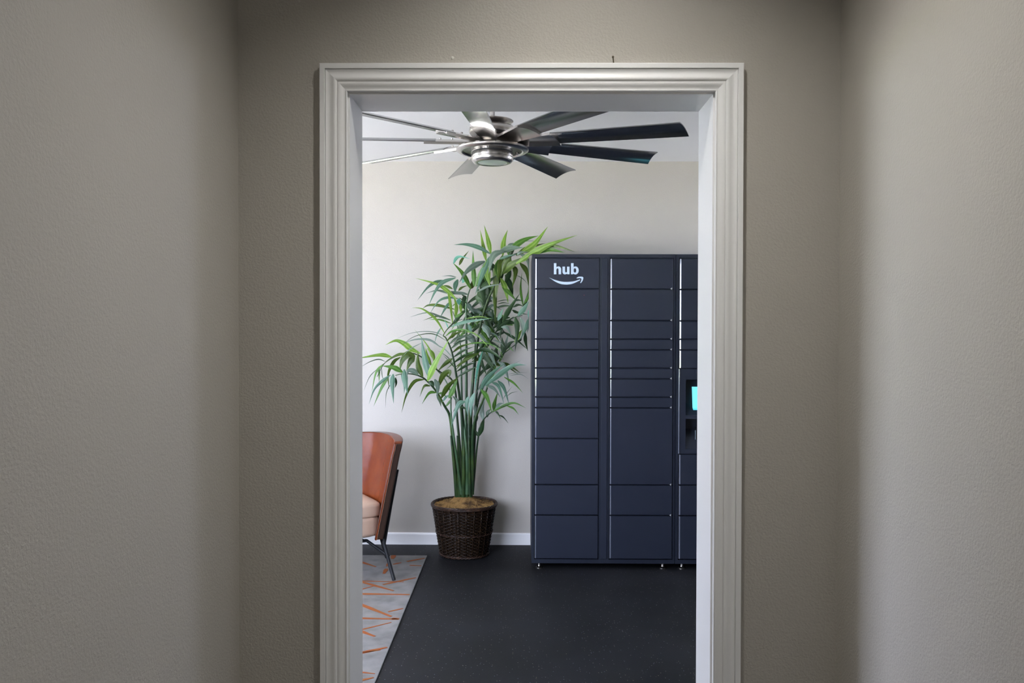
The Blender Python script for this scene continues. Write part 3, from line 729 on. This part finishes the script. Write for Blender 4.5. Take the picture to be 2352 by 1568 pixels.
def braid(name, z, rr, rt, amp, turns, strands, m, tilt=0):
    V = []; Fc = []
    for s in range(strands):
        n = 160; P = []
        for k in range(n + 1):
            a = 2 * PI * k / n; ph = turns * a + 2 * PI * s / strands
            r_ = rr + amp * math.cos(ph); P.append(Vector((r_ * math.cos(a), r_ * math.sin(a), z + amp * 1.1 * math.sin(ph) + .002 * math.sin(3 * a))))
        me = tube(P, rt, 6); join_into(V, Fc, [v.co.copy() for v in me.vertices], [list(p.vertices) for p in me.polygons])
    b = obj(name, mesh(V, Fc, True), m, bask); return b
braid('rim_braid', HB - .006, R1 + .001, .0038, .0078, 7, 6, M['wicker_rim'])['kind'] = 'stuff'
braid('middle_band', .018 + 14 * (HB - .045) / rows, rad(.165) + .004, .0036, .004, 17, 2, M['wicker_rim'])['kind'] = 'stuff'
braid('base_band', .014, R0 + .003, .0042, .005, 14, 3, M['wicker_rim'])['kind'] = 'stuff'
# moss mound
bm = bmesh.new(); bmesh.ops.create_grid(bm, x_segments=44, y_segments=44, size=1)
from mathutils import noise as mn
for v in bm.verts:
    x, y = v.co.x, v.co.y; d = max(abs(x), abs(y)); l = math.hypot(x, y) or 1; f = d / l; x, y = x * f, y * f; rr = math.hypot(x, y)
    h_ = HB - .010 + .068 * math.exp(-(rr / .42) ** 2) + .012 * (1 - rr)
    h_ += .010 * mn.noise(Vector((x * 9, y * 9, 1))) + .007 * mn.noise(Vector((x * 28, y * 28, 5)))
    v.co = Vector((x * (R1 - .012), y * (R1 - .012), h_))
moss = obj('moss', from_bm(bm, True), M['moss'], palm)
V = []; Fc = []
for k in range(900):
    a = random.uniform(0, 2 * PI); rr = math.sqrt(random.random()); x, y = rr * math.cos(a), rr * math.sin(a)
    h_ = HB - .008 + .068 * math.exp(-(rr / .42) ** 2) + .012 * (1 - rr) + .010 * mn.noise(Vector((x * 9, y * 9, 1)))
    c = Vector((x * (R1 - .014), y * (R1 - .014), h_)); t = Vector((random.uniform(-1, 1), random.uniform(-1, 1), random.uniform(-.1, .6))).normalized() * random.uniform(.008, .02)
    s = Vector((-t.y, t.x, .0)).normalized() * .0009
    join_into(V, Fc, [c - s, c + s, c + t * .5 + s + Vector((0, 0, .003)), c + t * .5 - s + Vector((0, 0, .003)), c + t], [[0, 1, 2, 3], [3, 2, 4]])
fb = obj('moss_fibres', mesh(V, Fc), M['moss'], moss); fb['kind'] = 'stuff'

WALL_LIM = DW - .035
def lim(p):
    p = p.copy(); p.y = min(p.y, WALL_LIM)
    if p.x > X0 - .016 and p.y > LY - .06:
        if p.z > zt - .035: p.z = max(p.z, zt + .016)
        else: p.x = X0 - .016
    return p
def P3(px, py, Y): return lim(at(px, py, Y)) - po
# fronds: name, stalk points (px,py,Y), base radius, tip radius, pale?
FR = {}
def frond(key, pts, r0, r1, pale=False):
    P = catmull([P3(*p) for p in pts], 5); n = len(P)
    me = tube(P, [r0 + (r1 - r0) * (i / (n - 1)) ** .8 for i in range(n)], 8)
    FR[key] = obj('frond', me, M['stalk_pale' if pale else 'stalk'], palm)
B0 = 5.655
frond('L', [(1056, 1135, 5.64), (1050, 1080, 5.64), (1040, 1010, 5.62), (1033, 956, 5.60), (1021, 932, 5.58), (1001, 897, 5.54), (979, 873, 5.50), (965, 864, 5.48), (948, 859, 5.46), (925, 858, 5.44), (908, 862, 5.43)], .013, .0025)
frond('U', [(1062, 1135, 5.66), (1058, 1050, 5.68), (1050, 960, 5.70), (1046, 900, 5.71), (1036, 870, 5.72), (1005, 850, 5.72), (960, 815, 5.70), (920, 812, 5.66), (885, 832, 5.63), (866, 865, 5.61)], .011, .0018)
frond('C', [(1064, 1135, 5.62), (1064, 1050, 5.60), (1061, 960, 5.58), (1056, 915, 5.57), (1049, 868, 5.55), (1041, 822, 5.53), (1034, 797, 5.52), (1024, 776, 5.51), (1019, 768, 5.50), (1040, 742, 5.50), (1062, 733, 5.50)], .013, .0018)
frond('S', [(1070, 1135, 5.66), (1070, 1000, 5.66), (1071, 900, 5.66), (1071, 800, 5.65), (1071, 730, 5.64), (1071, 697, 5.63), (1078, 668, 5.62), (1088, 650, 5.61)], .014, .003, True)
frond('T', [(1076, 1135, 5.68), (1080, 1000, 5.69), (1084, 900, 5.70), (1092, 820, 5.70), (1104, 745, 5.70), (1120, 690, 5.69), (1142, 645, 5.68), (1160, 600, 5.66), (1185, 583, 5.63), (1215, 578, 5.60), (1240, 572, 5.58)], .014, .003)
frond('M', [(1080, 1135, 5.70), (1088, 1000, 5.72), (1095, 900, 5.73), (1107, 820, 5.74), (1130, 778, 5.74), (1150, 748, 5.73), (1176, 731, 5.72), (1200, 724, 5.71)], .012, .0022)
frond('Q', [(1083, 1135, 5.68), (1090, 1010, 5.70), (1098, 920, 5.72), (1125, 858, 5.75), (1137, 834, 5.76), (1153, 815, 5.76), (1180, 794, 5.77), (1196, 780, 5.77)], .011, .002)
frond('G', [(1084, 1135, 5.62), (1085, 1050, 5.60), (1087, 987, 5.57), (1094, 955, 5.55), (1108, 922, 5.52), (1119, 890, 5.50)], .015, .006)
frond('Z', [(1086, 1135, 5.66), (1094, 1040, 5.62), (1102, 985, 5.60), (1111, 963, 5.58), (1129, 946, 5.55), (1147, 936, 5.53), (1166, 930, 5.51)], .008, .002)
frond('E', [(1060, 1135, 5.60), (1052, 1075, 5.58), (1042, 1000, 5.56), (1036, 950, 5.55), (1034, 900, 5.55), (1020, 868, 5.56), (1005, 852, 5.56)], .011, .002, True)
frond('K', [(1073, 1135, 5.60), (1072, 1040, 5.58), (1062, 950, 5.60), (1060, 880, 5.61), (1058, 800, 5.62), (1050, 745, 5.62), (1040, 715, 5.60)], .013, .002, True)
frond('J', [(1079, 1135, 5.60), (1077, 1040, 5.59), (1078, 960, 5.62), (1086, 880, 5.63), (1090, 820, 5.63), (1092, 780, 5.62)], .014, .004)

n_leaf = 0
def leaf(key, pts, wpx, c, Y0, dY, sc=None):
    """pts: image points base..tip (px already), wpx width in px, Y0 depth at base, dY depth change to tip"""
    global n_leaf
    if wpx > 14: wpx = 14 + (wpx - 14) * .6
    (xa, ya), (xb, yb2) = pts[-2:]; pts = pts[:-1] + [(xb + (xb - xa) * .10, yb2 + (yb2 - ya) * .10)]
    k = len(pts)
    P = [P3(x, y, Y0 + dY * (i / (k - 1)) + .5 * abs(dY) * 0) for i, (x, y) in enumerate(pts)]
    P = catmull(P, 4 if k > 3 else 5); n = len(P)
    hw = wpx * Y0 / F_PX * .5
    tw = random.uniform(-.55, .55); V = []; Fc = []
    for i, p in enumerate(P):
        f = i / (n - 1)
        g_ = min(1, f / .38); prof = (.22 + .78 * math.sin(g_ * PI / 2)) * (1 - max(0, (f - .38) / .62) ** 1.12) * .95
        prof = max(prof, .015)
        T = (P[min(i + 1, n - 1)] - P[max(i - 1, 0)]).normalized()
        view = (p + po - CAM).normalized()
        s = T.cross(view)
        if s.length < 1e-4: s = T.orthogonal()
        s.normalize(); nn = s.cross(T).normalized()
        ang = tw * (1 - .3 * f)
        sv = (s * math.cos(ang) + nn * math.sin(ang)); nv = (nn * math.cos(ang) - s * math.sin(ang))
        h = hw * prof / math.cos(ang)
        V += [p - sv * h + nv * h * .22, p - nv * h * .10, p + sv * h + nv * h * .22]
    V = [lim(v + po) - po for v in V]
    for i in range(n - 1):
        for j in (0, 1): Fc.append([3 * i + j, 3 * i + j + 1, 3 * i + j + 4, 3 * i + j + 3])
    me = bpy.data.meshes.new('leaflet'); me.from_pydata([tuple(v) for v in V], [], Fc)
    ul = me.uv_layers.new(name='UVMap')
    for lp in me.loops: ul.data[lp.index].uv = ((lp.vertex_index % 3) / 2, lp.vertex_index // 3 / (n - 1))
    for pl in me.polygons: pl.use_smooth = True
    obj('leaflet', me, LEAF[c], FR[key]); n_leaf += 1
def zz(ox, oy, s):
    def f(key, pts, w, c, Y0, dY=0.0):
        leaf(key, [(ox + x / s, oy + y / s) for x, y in pts], w / s, c, Y0, dY)
    return f
a = zz(1040, 510, 8.11)
a('T', [(700, 590), (480, 470), (250, 415), (40, 420)], 90, 2, 5.58, -.06)
a('T', [(620, 720), (570, 450), (515, 170)], 85, 0, 5.62, .04)
a('T', [(710, 590), (655, 330), (590, 80)], 95, 0, 5.60, .05)
a('T', [(930, 620), (950, 370), (1015, 160)], 105, 0, 5.60, .02)
a('T', [(600, 730), (420, 800), (250, 930), (130, 1110)], 130, 6, 5.56, -.10)
a('T', [(960, 540), (780, 590), (710, 740), (670, 950)], 150, 6, 5.52, -.06)
a('T', [(690, 640), (560, 950), (430, 1320)], 110, 2, 5.50, -.06)
a('S', [(430, 1200), (520, 930), (640, 690)], 70, 1, 5.50, -.03)
a('S', [(340, 1240), (190, 960), (15, 770)], 95, 1, 5.56, -.06)
a('S', [(15, 775), (60, 680), (140, 640), (310, 680)], 65, 5, 5.50, -.02)
a('S', [(400, 1200), (385, 900), (375, 560)], 100, 1, 5.57, .03)
a('S', [(120, 800), (175, 690), (290, 545)], 60, 4, 5.62, .04)
a('T', [(1040, 560), (1200, 410), (1380, 310), (1580, 258)], 130, 1, 5.56, .05)
a('T', [(1270, 570), (1520, 400), (1750, 110)], 135, 0, 5.55, .02)
a('T', [(1180, 770), (1500, 580), (1800, 420), (2270, 258)], 165, 0, 5.52, -.10)
a('T', [(1400, 620), (1750, 510), (2060, 560)], 120, 1, 5.54, -.10)
a('T', [(1700, 480), (1900, 440), (2250, 545)], 70, 4, 5.50, -.08)
a('T', [(1180, 620), (1400, 480), (1690, 400)], 100, 4, 5.60, .03)
a('T', [(930, 960), (1080, 800), (1450, 610)], 190, 4, 5.62, -.08)
a('T', [(930, 620), (880, 850), (840, 1100)], 140, 4, 5.60, -.02)
a('T', [(620, 780), (650, 1000), (690, 1190)], 140, 0, 5.61, -.02)
a('T', [(1080, 640), (960, 800), (900, 1000)], 160, 4, 5.58, .02)
a('T', [(1120, 820), (1175, 930), (1110, 1210)], 110, 4, 5.66, .03)
a('T', [(1250, 760), (1380, 920), (1450, 1200)], 100, 4, 5.66, .06)
a('T', [(1230, 570), (1390, 700), (1490, 980)], 75, 6, 5.55, .02)
a('T', [(890, 1040), (980, 1250), (1030, 1500)], 110, 0, 5.70, .05)
a('T', [(980, 980), (1080, 1200), (1120, 1400)], 120, 3, 5.72, .06)
a('T', [(760, 860), (800, 1200), (770, 1540)], 120, 4, 5.66, .03)
a('T', [(850, 700), (830, 900), (860, 1090)], 120, 1, 5.64, 0)
a('T', [(1080, 900), (1020, 1050), (960, 1180)], 110, 3, 5.70, .03)
a('T', [(560, 1050), (560, 1250), (600, 1500)], 130, 3, 5.68, .03)
a('T', [(470, 1250), (540, 1420), (600, 1560)], 140, 3, 5.68, .03)
a('T', [(520, 1210), (660, 1110), (830, 980)], 90, 3, 5.66, 0)
a('M', [(1310, 1560), (1265, 1250), (1285, 960)], 50, 1, 5.74, .06)
a('M', [(1330, 1520), (1400, 1380), (1450, 1170)], 60, 1, 5.72, .06)
a('T', [(460, 1300), (650, 1200), (930, 1150)], 45, 6, 5.58, -.04)
a('T', [(860, 560), (1080, 490), (1290, 470)], 150, 6, 5.55, -.04)
a('T', [(1010, 480), (1080, 410), (1210, 395)], 60, 6, 5.60, .03)
a('T', [(870, 690), (1000, 640), (1170, 600)], 60, 2, 5.55, -.02)
a('T', [(1200, 620), (1250, 560), (1400, 555)], 50, 6, 5.53, -.02)
a('T', [(1210, 410), (1400, 350), (1720, 360)], 16, 6, 5.60, .03)
a('T', [(1180, 985), (1300, 1050), (1400, 1160)], 14, 3, 5.72, .03)
b = zz(940, 620, 9.22)
b('S', [(1000, 620), (780, 420), (560, 290), (160, 180)], 95, 0, 5.52, -.05)
b('S', [(980, 165), (720, 250), (560, 430), (420, 730)], 95, 2, 5.50, -.08)
b('S', [(760, 215), (560, 260), (380, 380), (190, 620)], 75, 2, 5.54, -.05)
b('S', [(1250, 520), (1120, 490), (800, 470), (580, 430), (370, 490)], 75, 6, 5.57, -.08)
b('S', [(1230, 620), (1120, 520), (1050, 500)], 30, 3, 5.62, 0)
b('S', [(920, 400), (800, 340), (700, 330)], 55, 4, 5.63, .03)
b('S', [(1040, 600), (800, 580), (610, 670), (450, 900)], 60, 2, 5.55, -.06)
b('K', [(960, 830), (620, 745), (400, 745), (290, 810)], 70, 4, 5.63, .03)
b('K', [(880, 660), (770, 800), (650, 1010)], 65, 2, 5.56, -.04)
b('K', [(920, 1140), (870, 700), (820, 450), (750, 350)], 65, 0, 5.54, -.03)
b('K', [(980, 1010), (1000, 760), (935, 550)], 85, 0, 5.57, -.03)
b('K', [(860, 1060), (640, 980), (380, 900), (30, 990)], 48, 6, 5.58, -.06)
b('C', [(750, 1340), (580, 1060), (400, 900), (240, 810), (70, 800)], 58, 0, 5.50, -.03)
b('K', [(880, 1060), (600, 980), (310, 1060)], 42, 4, 5.60, -.02)
b('K', [(890, 1130), (640, 1050), (420, 1050)], 42, 1, 5.60, .02)
b('S', [(1030, 200), (975, 350), (975, 490)], 115, 2, 5.53, -.02)
b('S', [(1040, 440), (1110, 370), (1240, 325)], 55, 4, 5.62, .02)
b('S', [(1220, 710), (1140, 640), (1050, 580)], 40, 3, 5.62, -.02)
b('C', [(880, 1200), (1120, 1110), (1430, 1060), (1750, 1020)], 75, 2, 5.49, -.05)
b('C', [(770, 1400), (920, 1290), (1200, 1270), (1500, 1440)], 50, 1, 5.49, -.05)
b('C', [(940, 1568), (1120, 1420), (1370, 1340)], 60, 3, 5.53, -.02)
b('C', [(900, 1440), (940, 1340), (1020, 1230)], 95, 4, 5.56, 0)
b('C', [(830, 1250), (790, 1140), (735, 1050)], 28, 5, 5.56, 0)
b('K', [(680, 1210), (590, 1360), (530, 1560)], 38, 2, 5.60, 0)
b('C', [(740, 1400), (560, 1320), (300, 1300), (0, 1345), (-300, 1470)], 18, 6, 5.50, -.04)
b('C', [(785, 1500), (560, 1370), (350, 1350), (60, 1430), (-200, 1640)], 22, 3, 5.50, -.06)
b('K', [(960, 1010), (1060, 950), (1150, 910)], 65, 1, 5.56, 0)
b('S', [(1080, 720), (1090, 820), (1100, 930)], 75, 0, 5.60, 0)
b('S', [(1230, 700), (1290, 790), (1370, 920)], 115, 6, 5.62, .02)
b('S', [(1000, 150), (850, 120), (700, 130)], 28, 6, 5.58, 0)
b('K', [(1190, 1030), (1500, 985), (1750, 1040)], 28, 0, 5.54, -.04)
b('S', [(1280, 960), (1430, 870), (1570, 780)], 150, 3, 5.70, 0)
b('S', [(1290, 390), (1230, 280), (1180, 200)], 60, 1, 5.56, -.02)
b('S', [(1130, 130), (1150, 220), (1120, 270)], 110, 5, 5.58, 0)
b('S', [(1290, 400), (1340, 300), (1370, 120)], 110, 4, 5.60, 0)
b('T', [(1560, 700), (1440, 600), (1460, 470)], 110, 3, 5.70, 0)
b('T', [(1640, 520), (1560, 640), (1600, 760)], 120, 3, 5.71, 0)
b('K', [(1060, 600), (1050, 680), (1060, 740)], 110, 5, 5.60, 0)
b('J', [(1230, 960), (1330, 1060), (1350, 1200)], 120, 3, 5.66, 0)
b('J', [(1240, 1150), (1290, 1250), (1320, 1380)], 90, 2, 5.60, 0)
b('J', [(1560, 1150), (1680, 1290), (1700, 1440)], 120, 6, 5.60, 0)
b('J', [(1230, 1400), (1320, 1480), (1340, 1568)], 150, 6, 5.60, 0)
b('T', [(1740, 1060), (1600, 1180), (1560, 1300)], 120, 3, 5.71, 0)
c = zz(1080, 660, 8.71)
c('M', [(650, 690), (790, 430), (975, 145)], 115, 3, 5.66, -.05)
c('M', [(550, 660), (600, 540), (660, 420)], 85, 2, 5.66, 0)
c('M', [(1060, 390), (1130, 240), (1200, 40)], 65, 3, 5.72, .05)
c('M', [(950, 570), (1080, 420), (1215, 280)], 115, 2, 5.66, -.04)
c('M', [(900, 590), (940, 830), (900, 1250)], 115, 3, 5.66, -.05)
c('M', [(1000, 600), (1060, 800), (1030, 1010)], 110, 6, 5.68, -.02)
c('M', [(1150, 640), (1110, 830), (1010, 1010)], 80, 2, 5.64, 0)
c('Q', [(890, 1100), (970, 950), (1030, 850)], 90, 0, 5.70, -.05)
c('M', [(1100, 900), (1110, 1080), (1150, 1260)], 80, 3, 5.75, .05)
c('M', [(1210, 580), (1180, 740), (1140, 900)], 60, 2, 5.68, 0)
c('M', [(1220, 440), (1200, 560), (1190, 700)], 60, 5, 5.70, 0)
c('Q', [(550, 1450), (510, 1300), (560, 1150)], 115, 3, 5.74, .02)
c('Q', [(650, 1330), (710, 1120), (765, 920)], 75, 6, 5.76, .02)
c('Q', [(650, 1310), (650, 1150), (630, 990)], 105, 3, 5.74, -.02)
c('Q', [(720, 1240), (790, 1120), (890, 1070)], 85, 3, 5.76, 0)
c('Q', [(960, 1080), (1010, 1040), (1020, 990)], 50, 3, 5.77, 0)
c('M', [(520, 880), (680, 740), (860, 590)], 95, 3, 5.72, 0)
c('M', [(620, 790), (740, 800), (830, 990)], 70, 6, 5.66, -.06)
c('M', [(640, 800), (600, 920), (610, 1030)], 60, 3, 5.73, 0)
c('M', [(520, 400), (700, 365), (890, 385)], 45, 3, 5.72, 0)
c('M', [(530, 285), (680, 250), (800, 255)], 20, 3, 5.72, 0)
c('M', [(550, 330), (680, 305), (800, 335)], 22, 3, 5.72, 0)
c('M', [(860, 395), (960, 345), (1070, 380)], 55, 3, 5.73, 0)
c('M', [(840, 450), (940, 500), (1180, 540)], 60, 3, 5.75, .02)
c('M', [(900, 270), (960, 250), (1060, 270)], 40, 3, 5.74, 0)
c('C', [(-120, 1150), (100, 1110), (350, 1120), (560, 1230), (670, 1430)], 34, 1, 5.50, -.05)
c('J', [(250, 1290), (340, 1430), (480, 1590)], 105, 3, 5.66, 0)
c('Q', [(360, 1230), (440, 1400), (510, 1570)], 95, 6, 5.72, 0)
c('J', [(240, 790), (320, 860), (390, 1000)], 115, 6, 5.60, -.02)
c('J', [(-20, 930), (60, 1040), (110, 1150)], 120, 6, 5.62, 0)
c('J', [(180, 930), (260, 1030), (350, 1090)], 90, 6, 5.60, 0)
c('C', [(-100, 890), (60, 910), (240, 1050), (430, 1280)], 28, 0, 5.49, -.05)
c('T', [(150, 100), (210, 280), (270, 430)], 115, 3, 5.70, 0)
c('T', [(330, 150), (330, 330), (250, 440)], 90, 3, 5.72, 0)
c('T', [(480, 0), (500, 300), (500, 720)], 90, 4, 5.68, 0)
c('T', [(10, 570), (120, 480), (240, 420)], 125, 3, 5.70, 0)
c('T', [(250, 500), (370, 430), (480, 470)], 60, 3, 5.70, 0)
c('M', [(440, 440), (440, 700), (380, 1010)], 90, 3, 5.75, 0)
c('J', [(200, 1200), (220, 1120), (300, 1060)], 100, 3, 5.67, 0)
c('J', [(290, 640), (330, 760), (260, 860)], 110, 3, 5.68, 0)
c('J', [(80, 560), (220, 620), (330, 600)], 100, 3, 5.70, 0)
c('J', [(560, 560), (600, 700), (520, 830)], 100, 3, 5.72, 0)
c('Q', [(440, 1050), (600, 1100), (690, 1200)], 30, 6, 5.68, 0)
c('M', [(380, 900), (520, 950), (650, 1110)], 34, 6, 5.66, -.02)
d = zz(830, 740, 7.126)
d('U', [(500, 570), (300, 535), (-60, 590)], 72, 0, 5.62, -.03)
d('U', [(390, 640), (280, 605), (130, 650), (-20, 740)], 20, 3, 5.62, -.02)
d('U', [(960, 510), (800, 430), (700, 350), (560, 300), (405, 365)], 105, 0, 5.67, -.03)
d('L', [(1005, 895), (930, 700), (925, 480)], 105, 4, 5.48, -.01)
d('L', [(1120, 930), (1035, 600), (985, 275)], 120, 2, 5.50, .02)
d('L', [(1080, 960), (1190, 700), (1425, 300)], 120, 0, 5.47, -.06)
d('U', [(1140, 690), (1080, 560), (1055, 430)], 75, 0, 5.70, 0)
d('U', [(1200, 620), (1150, 490), (1080, 430)], 80, 0, 5.71, 0)
d('C', [(1240, 770), (1160, 540), (1060, 350), (880, 130)], 38, 0, 5.60, .05)
d('L', [(680, 820), (530, 740), (355, 715)], 95, 1, 5.44, -.03)
d('U', [(880, 560), (760, 520), (660, 640), (630, 790)], 140, 4, 5.66, -.02)
d('U', [(870, 560), (800, 640), (740, 790)], 120, 4, 5.68, -.02)
d('U', [(640, 570), (530, 650), (440, 850), (455, 1080)], 62, 4, 5.64, .02)
d('U', [(780, 530), (640, 520), (500, 580), (350, 690)], 52, 4, 5.63, -.03)
d('U', [(360, 680), (240, 820), (175, 1120)], 42, 1, 5.62, -.02)
d('U', [(290, 720), (290, 850), (290, 980)], 38, 1, 5.62, 0)
d('L', [(480, 860), (340, 960), (210, 1100), (130, 1320)], 52, 2, 5.44, -.04)
d('L', [(450, 880), (330, 1070), (210, 1350)], 56, 1, 5.44, -.02)
d('L', [(520, 845), (505, 1020), (525, 1300)], 95, 2, 5.43, -.02)
d('L', [(700, 770), (720, 960), (755, 1170)], 105, 2, 5.44, -.03)
d('L', [(650, 850), (700, 1000), (700, 1160)], 50, 2, 5.46, 0)
d('L', [(930, 860), (860, 800), (770, 790), (740, 900)], 95, 6, 5.46, -.03)
d('L', [(1030, 935), (870, 970), (740, 1180), (665, 1450)], 62, 4, 5.47, -.06)
d('L', [(1130, 1040), (1030, 1040), (960, 1210)], 45, 4, 5.50, -.03)
d('L', [(1230, 1150), (1110, 1160), (1000, 1325)], 52, 1, 5.52, -.03)
d('L', [(1260, 1060), (1340, 870), (1450, 800), (1430, 930)], 100, 4, 5.55, -.04)
d('L', [(1310, 1240), (1430, 1040), (1590, 900)], 95, 4, 5.52, -.03)
d('L', [(1430, 1240), (1500, 1090), (1575, 910)], 95, 1, 5.53, -.02)
d('C', [(1490, 590), (1370, 680), (1250, 800)], 75, 4, 5.56, .03)
d('C', [(1300, 410), (1120, 290), (880, 280), (680, 350)], 38, 6, 5.54, .02)
d('U', [(990, 335), (780, 450), (630, 620)], 16, 6, 5.58, -.02)
d('L', [(1200, 930), (1250, 1050), (1240, 1220)], 95, 6, 5.50, -.02)
d('L', [(1230, 1180), (1280, 1280), (1305, 1380)], 52, 3, 5.57, 0)
d('L', [(1330, 1300), (1400, 1210), (1510, 1200)], 42, 2, 5.56, -.02)
d('L', [(1500, 1210), (1575, 1310), (1500, 1470)], 55, 3, 5.55, -.02)
d('L', [(1370, 1390), (1450, 1290), (1490, 1220)], 42, 1, 5.58, 0)
d('L', [(1100, 980), (1160, 1000), (1190, 1050)], 90, 3, 5.50, 0)
d('L', [(1260, 1160), (1340, 1170), (1390, 1230)], 45, 1, 5.53, 0)
d('U', [(260, 760), (130, 900), (40, 1120)], 13, 3, 5.62, -.02)
d('U', [(330, 730), (340, 870), (380, 1000)], 14, 3, 5.62, 0)
d('L', [(580, 880), (420, 1120), (395, 1380)], 14, 3, 5.44, 0)
d('L', [(560, 900), (570, 1000), (550, 1070)], 40, 3, 5.46, 0)
d('C', [(1540, 760), (1460, 660), (1340, 540)], 20, 3, 5.58, .02)
d('C', [(1520, 700), (1400, 560), (1260, 470)], 18, 3, 5.58, .02)
d('C', [(1480, 560), (1350, 430), (1180, 340)], 20, 6, 5.56, .02)
# comb of narrow leaflets along the right of the middle frond
for i, (x, y) in enumerate([(1027, 782), (1032, 790), (1036, 800), (1039, 810), (1042, 820), (1044, 832), (1047, 842), (1049, 853), (1051, 865)]):
    leaf('C', [(x, y), (x + 18 + i, y - 15), (x + 44 + 2 * (i % 3), y - 24 + (i % 2) * 3)], 6.5, 3 if i % 3 else 4, 5.53, -.04 + .02 * (i % 3))
e = zz(1040, 800, 7.468)
e('G', [(470, 720), (620, 480), (870, 265)], 95, 2, 5.48, .02)
e('G', [(560, 640), (800, 450), (1040, 290), (1250, 285)], 105, 2, 5.48, -.05)
e('Q', [(720, 225), (860, 280), (930, 450), (970, 640)], 75, 6, 5.74, -.04)
e('G', [(670, 580), (790, 660), (875, 950)], 62, 2, 5.50, .03)
e('G', [(770, 550), (880, 680), (960, 950)], 72, 2, 5.50, .02)
e('G', [(590, 640), (710, 690), (810, 830)], 65, 6, 5.50, 0)
e('G', [(480, 700), (590, 850), (670, 1100)], 85, 1, 5.48, .02)
e('Z', [(700, 1070), (720, 930), (770, 750)], 75, 1, 5.55, .02)
e('G', [(880, 490), (1050, 600), (1190, 750)], 42, 1, 5.50, .04)
e('Z', [(680, 1090), (880, 980), (1060, 935), (1240, 1015)], 55, 1, 5.53, -.02)
e('Z', [(920, 980), (1040, 1030), (1125, 1130)], 38, 1, 5.52, 0)
e('Z', [(520, 1230), (500, 1060), (550, 860)], 85, 6, 5.58, .02)
e('Z', [(590, 1180), (600, 1090), (650, 1040)], 65, 3, 5.57, 0)
e('Z', [(730, 1050), (790, 960), (870, 940)], 62, 6, 5.55, 0)
e('Z', [(450, 1500), (500, 1350), (540, 1220)], 100, 3, 5.59, 0)
e('Z', [(410, 1250), (400, 1150), (430, 1050)], 90, 3, 5.60, 0)
e('Z', [(440, 1510), (400, 1440), (340, 1360)], 60, 3, 5.60, 0)
e('Z', [(730, 1080), (770, 1110), (825, 1210)], 38, 3, 5.54, 0)
e('Z', [(790, 1140), (870, 1180), (950, 1280)], 28, 3, 5.53, .02)
e('C', [(210, 905), (90, 980), (-20, 1320)], 95, 2, 5.47, -.02)
e('G', [(270, 820), (240, 950), (260, 1160)], 75, 2, 5.47, 0)
e('G', [(370, 760), (310, 950), (310, 1170)], 90, 2, 5.46, 0)
e('J', [(510, 50), (420, 380), (370, 760)], 50, 5, 5.54, -.04)
e('J', [(510, 70), (590, 190), (700, 360)], 95, 3, 5.66, 0)
e('J', [(610, 20), (670, 150), (740, 290)], 95, 6, 5.68, 0)
e('J', [(450, 90), (250, 150), (50, 370)], 75, 4, 5.58, -.04)
e('J', [(440, 110), (480, 190), (520, 120)], 60, 3, 5.64, 0)
e('G', [(860, 870), (930, 760), (1020, 650)], 13, 3, 5.52, 0)
e('G', [(930, 820), (1010, 760), (1120, 738)], 13, 3, 5.52, 0)
e('G', [(950, 440), (1120, 415), (1340, 415)], 9, 6, 5.52, 0)
e('G', [(980, 465), (1160, 445), (1300, 520)], 13, 6, 5.52, 0)
e('G', [(900, 330), (1010, 280), (1160, 210)], 16, 6, 5.50, 0)
e('G', [(400, 780), (440, 700), (480, 640)], 14, 6, 5.50, 0)
e('G', [(390, 860), (430, 930), (460, 950)], 16, 3, 5.52, 0)
e('C', [(230, 1040), (150, 1000), (80, 970)], 45, 3, 5.56, 0)
e('G', [(370, 970), (390, 1060), (370, 1160)], 80, 6, 5.58, 0)
# deeper leaflets inside the crown, many in the shade-darkened green, arching out of the rear fronds
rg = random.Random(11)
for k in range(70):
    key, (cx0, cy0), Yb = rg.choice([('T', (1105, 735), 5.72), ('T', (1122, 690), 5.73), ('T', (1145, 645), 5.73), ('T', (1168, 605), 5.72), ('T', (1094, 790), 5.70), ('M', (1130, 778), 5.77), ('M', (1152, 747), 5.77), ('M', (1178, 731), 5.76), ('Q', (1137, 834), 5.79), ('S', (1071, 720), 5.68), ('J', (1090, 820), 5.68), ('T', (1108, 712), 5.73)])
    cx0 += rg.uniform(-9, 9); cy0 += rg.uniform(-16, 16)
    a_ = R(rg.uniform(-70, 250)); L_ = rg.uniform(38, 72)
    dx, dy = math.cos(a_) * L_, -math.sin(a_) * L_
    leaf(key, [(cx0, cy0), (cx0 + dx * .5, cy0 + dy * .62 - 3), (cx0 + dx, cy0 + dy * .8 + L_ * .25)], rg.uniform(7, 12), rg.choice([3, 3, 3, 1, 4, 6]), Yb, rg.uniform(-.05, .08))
# short bare sheaths around the crown base
for (x0, x1, Y) in ((1050, 1036, 5.58), (1056, 1051, 5.57), (1064, 1066, 5.56), (1072, 1079, 5.57), (1080, 1083, 5.58)):
    P = catmull([P3(x0, 1140, Y + .05), P3((x0 * .6 + x1 * .4), 1080, Y + .03), P3(x1, 1000, Y + .03)], 6)
    obj('stem_sheath', tube(P, [.017 - .010 * i / (len(P) - 1) for i in range(len(P))], 8), M['stalk'], palm)
print('leaflets', n_leaf)
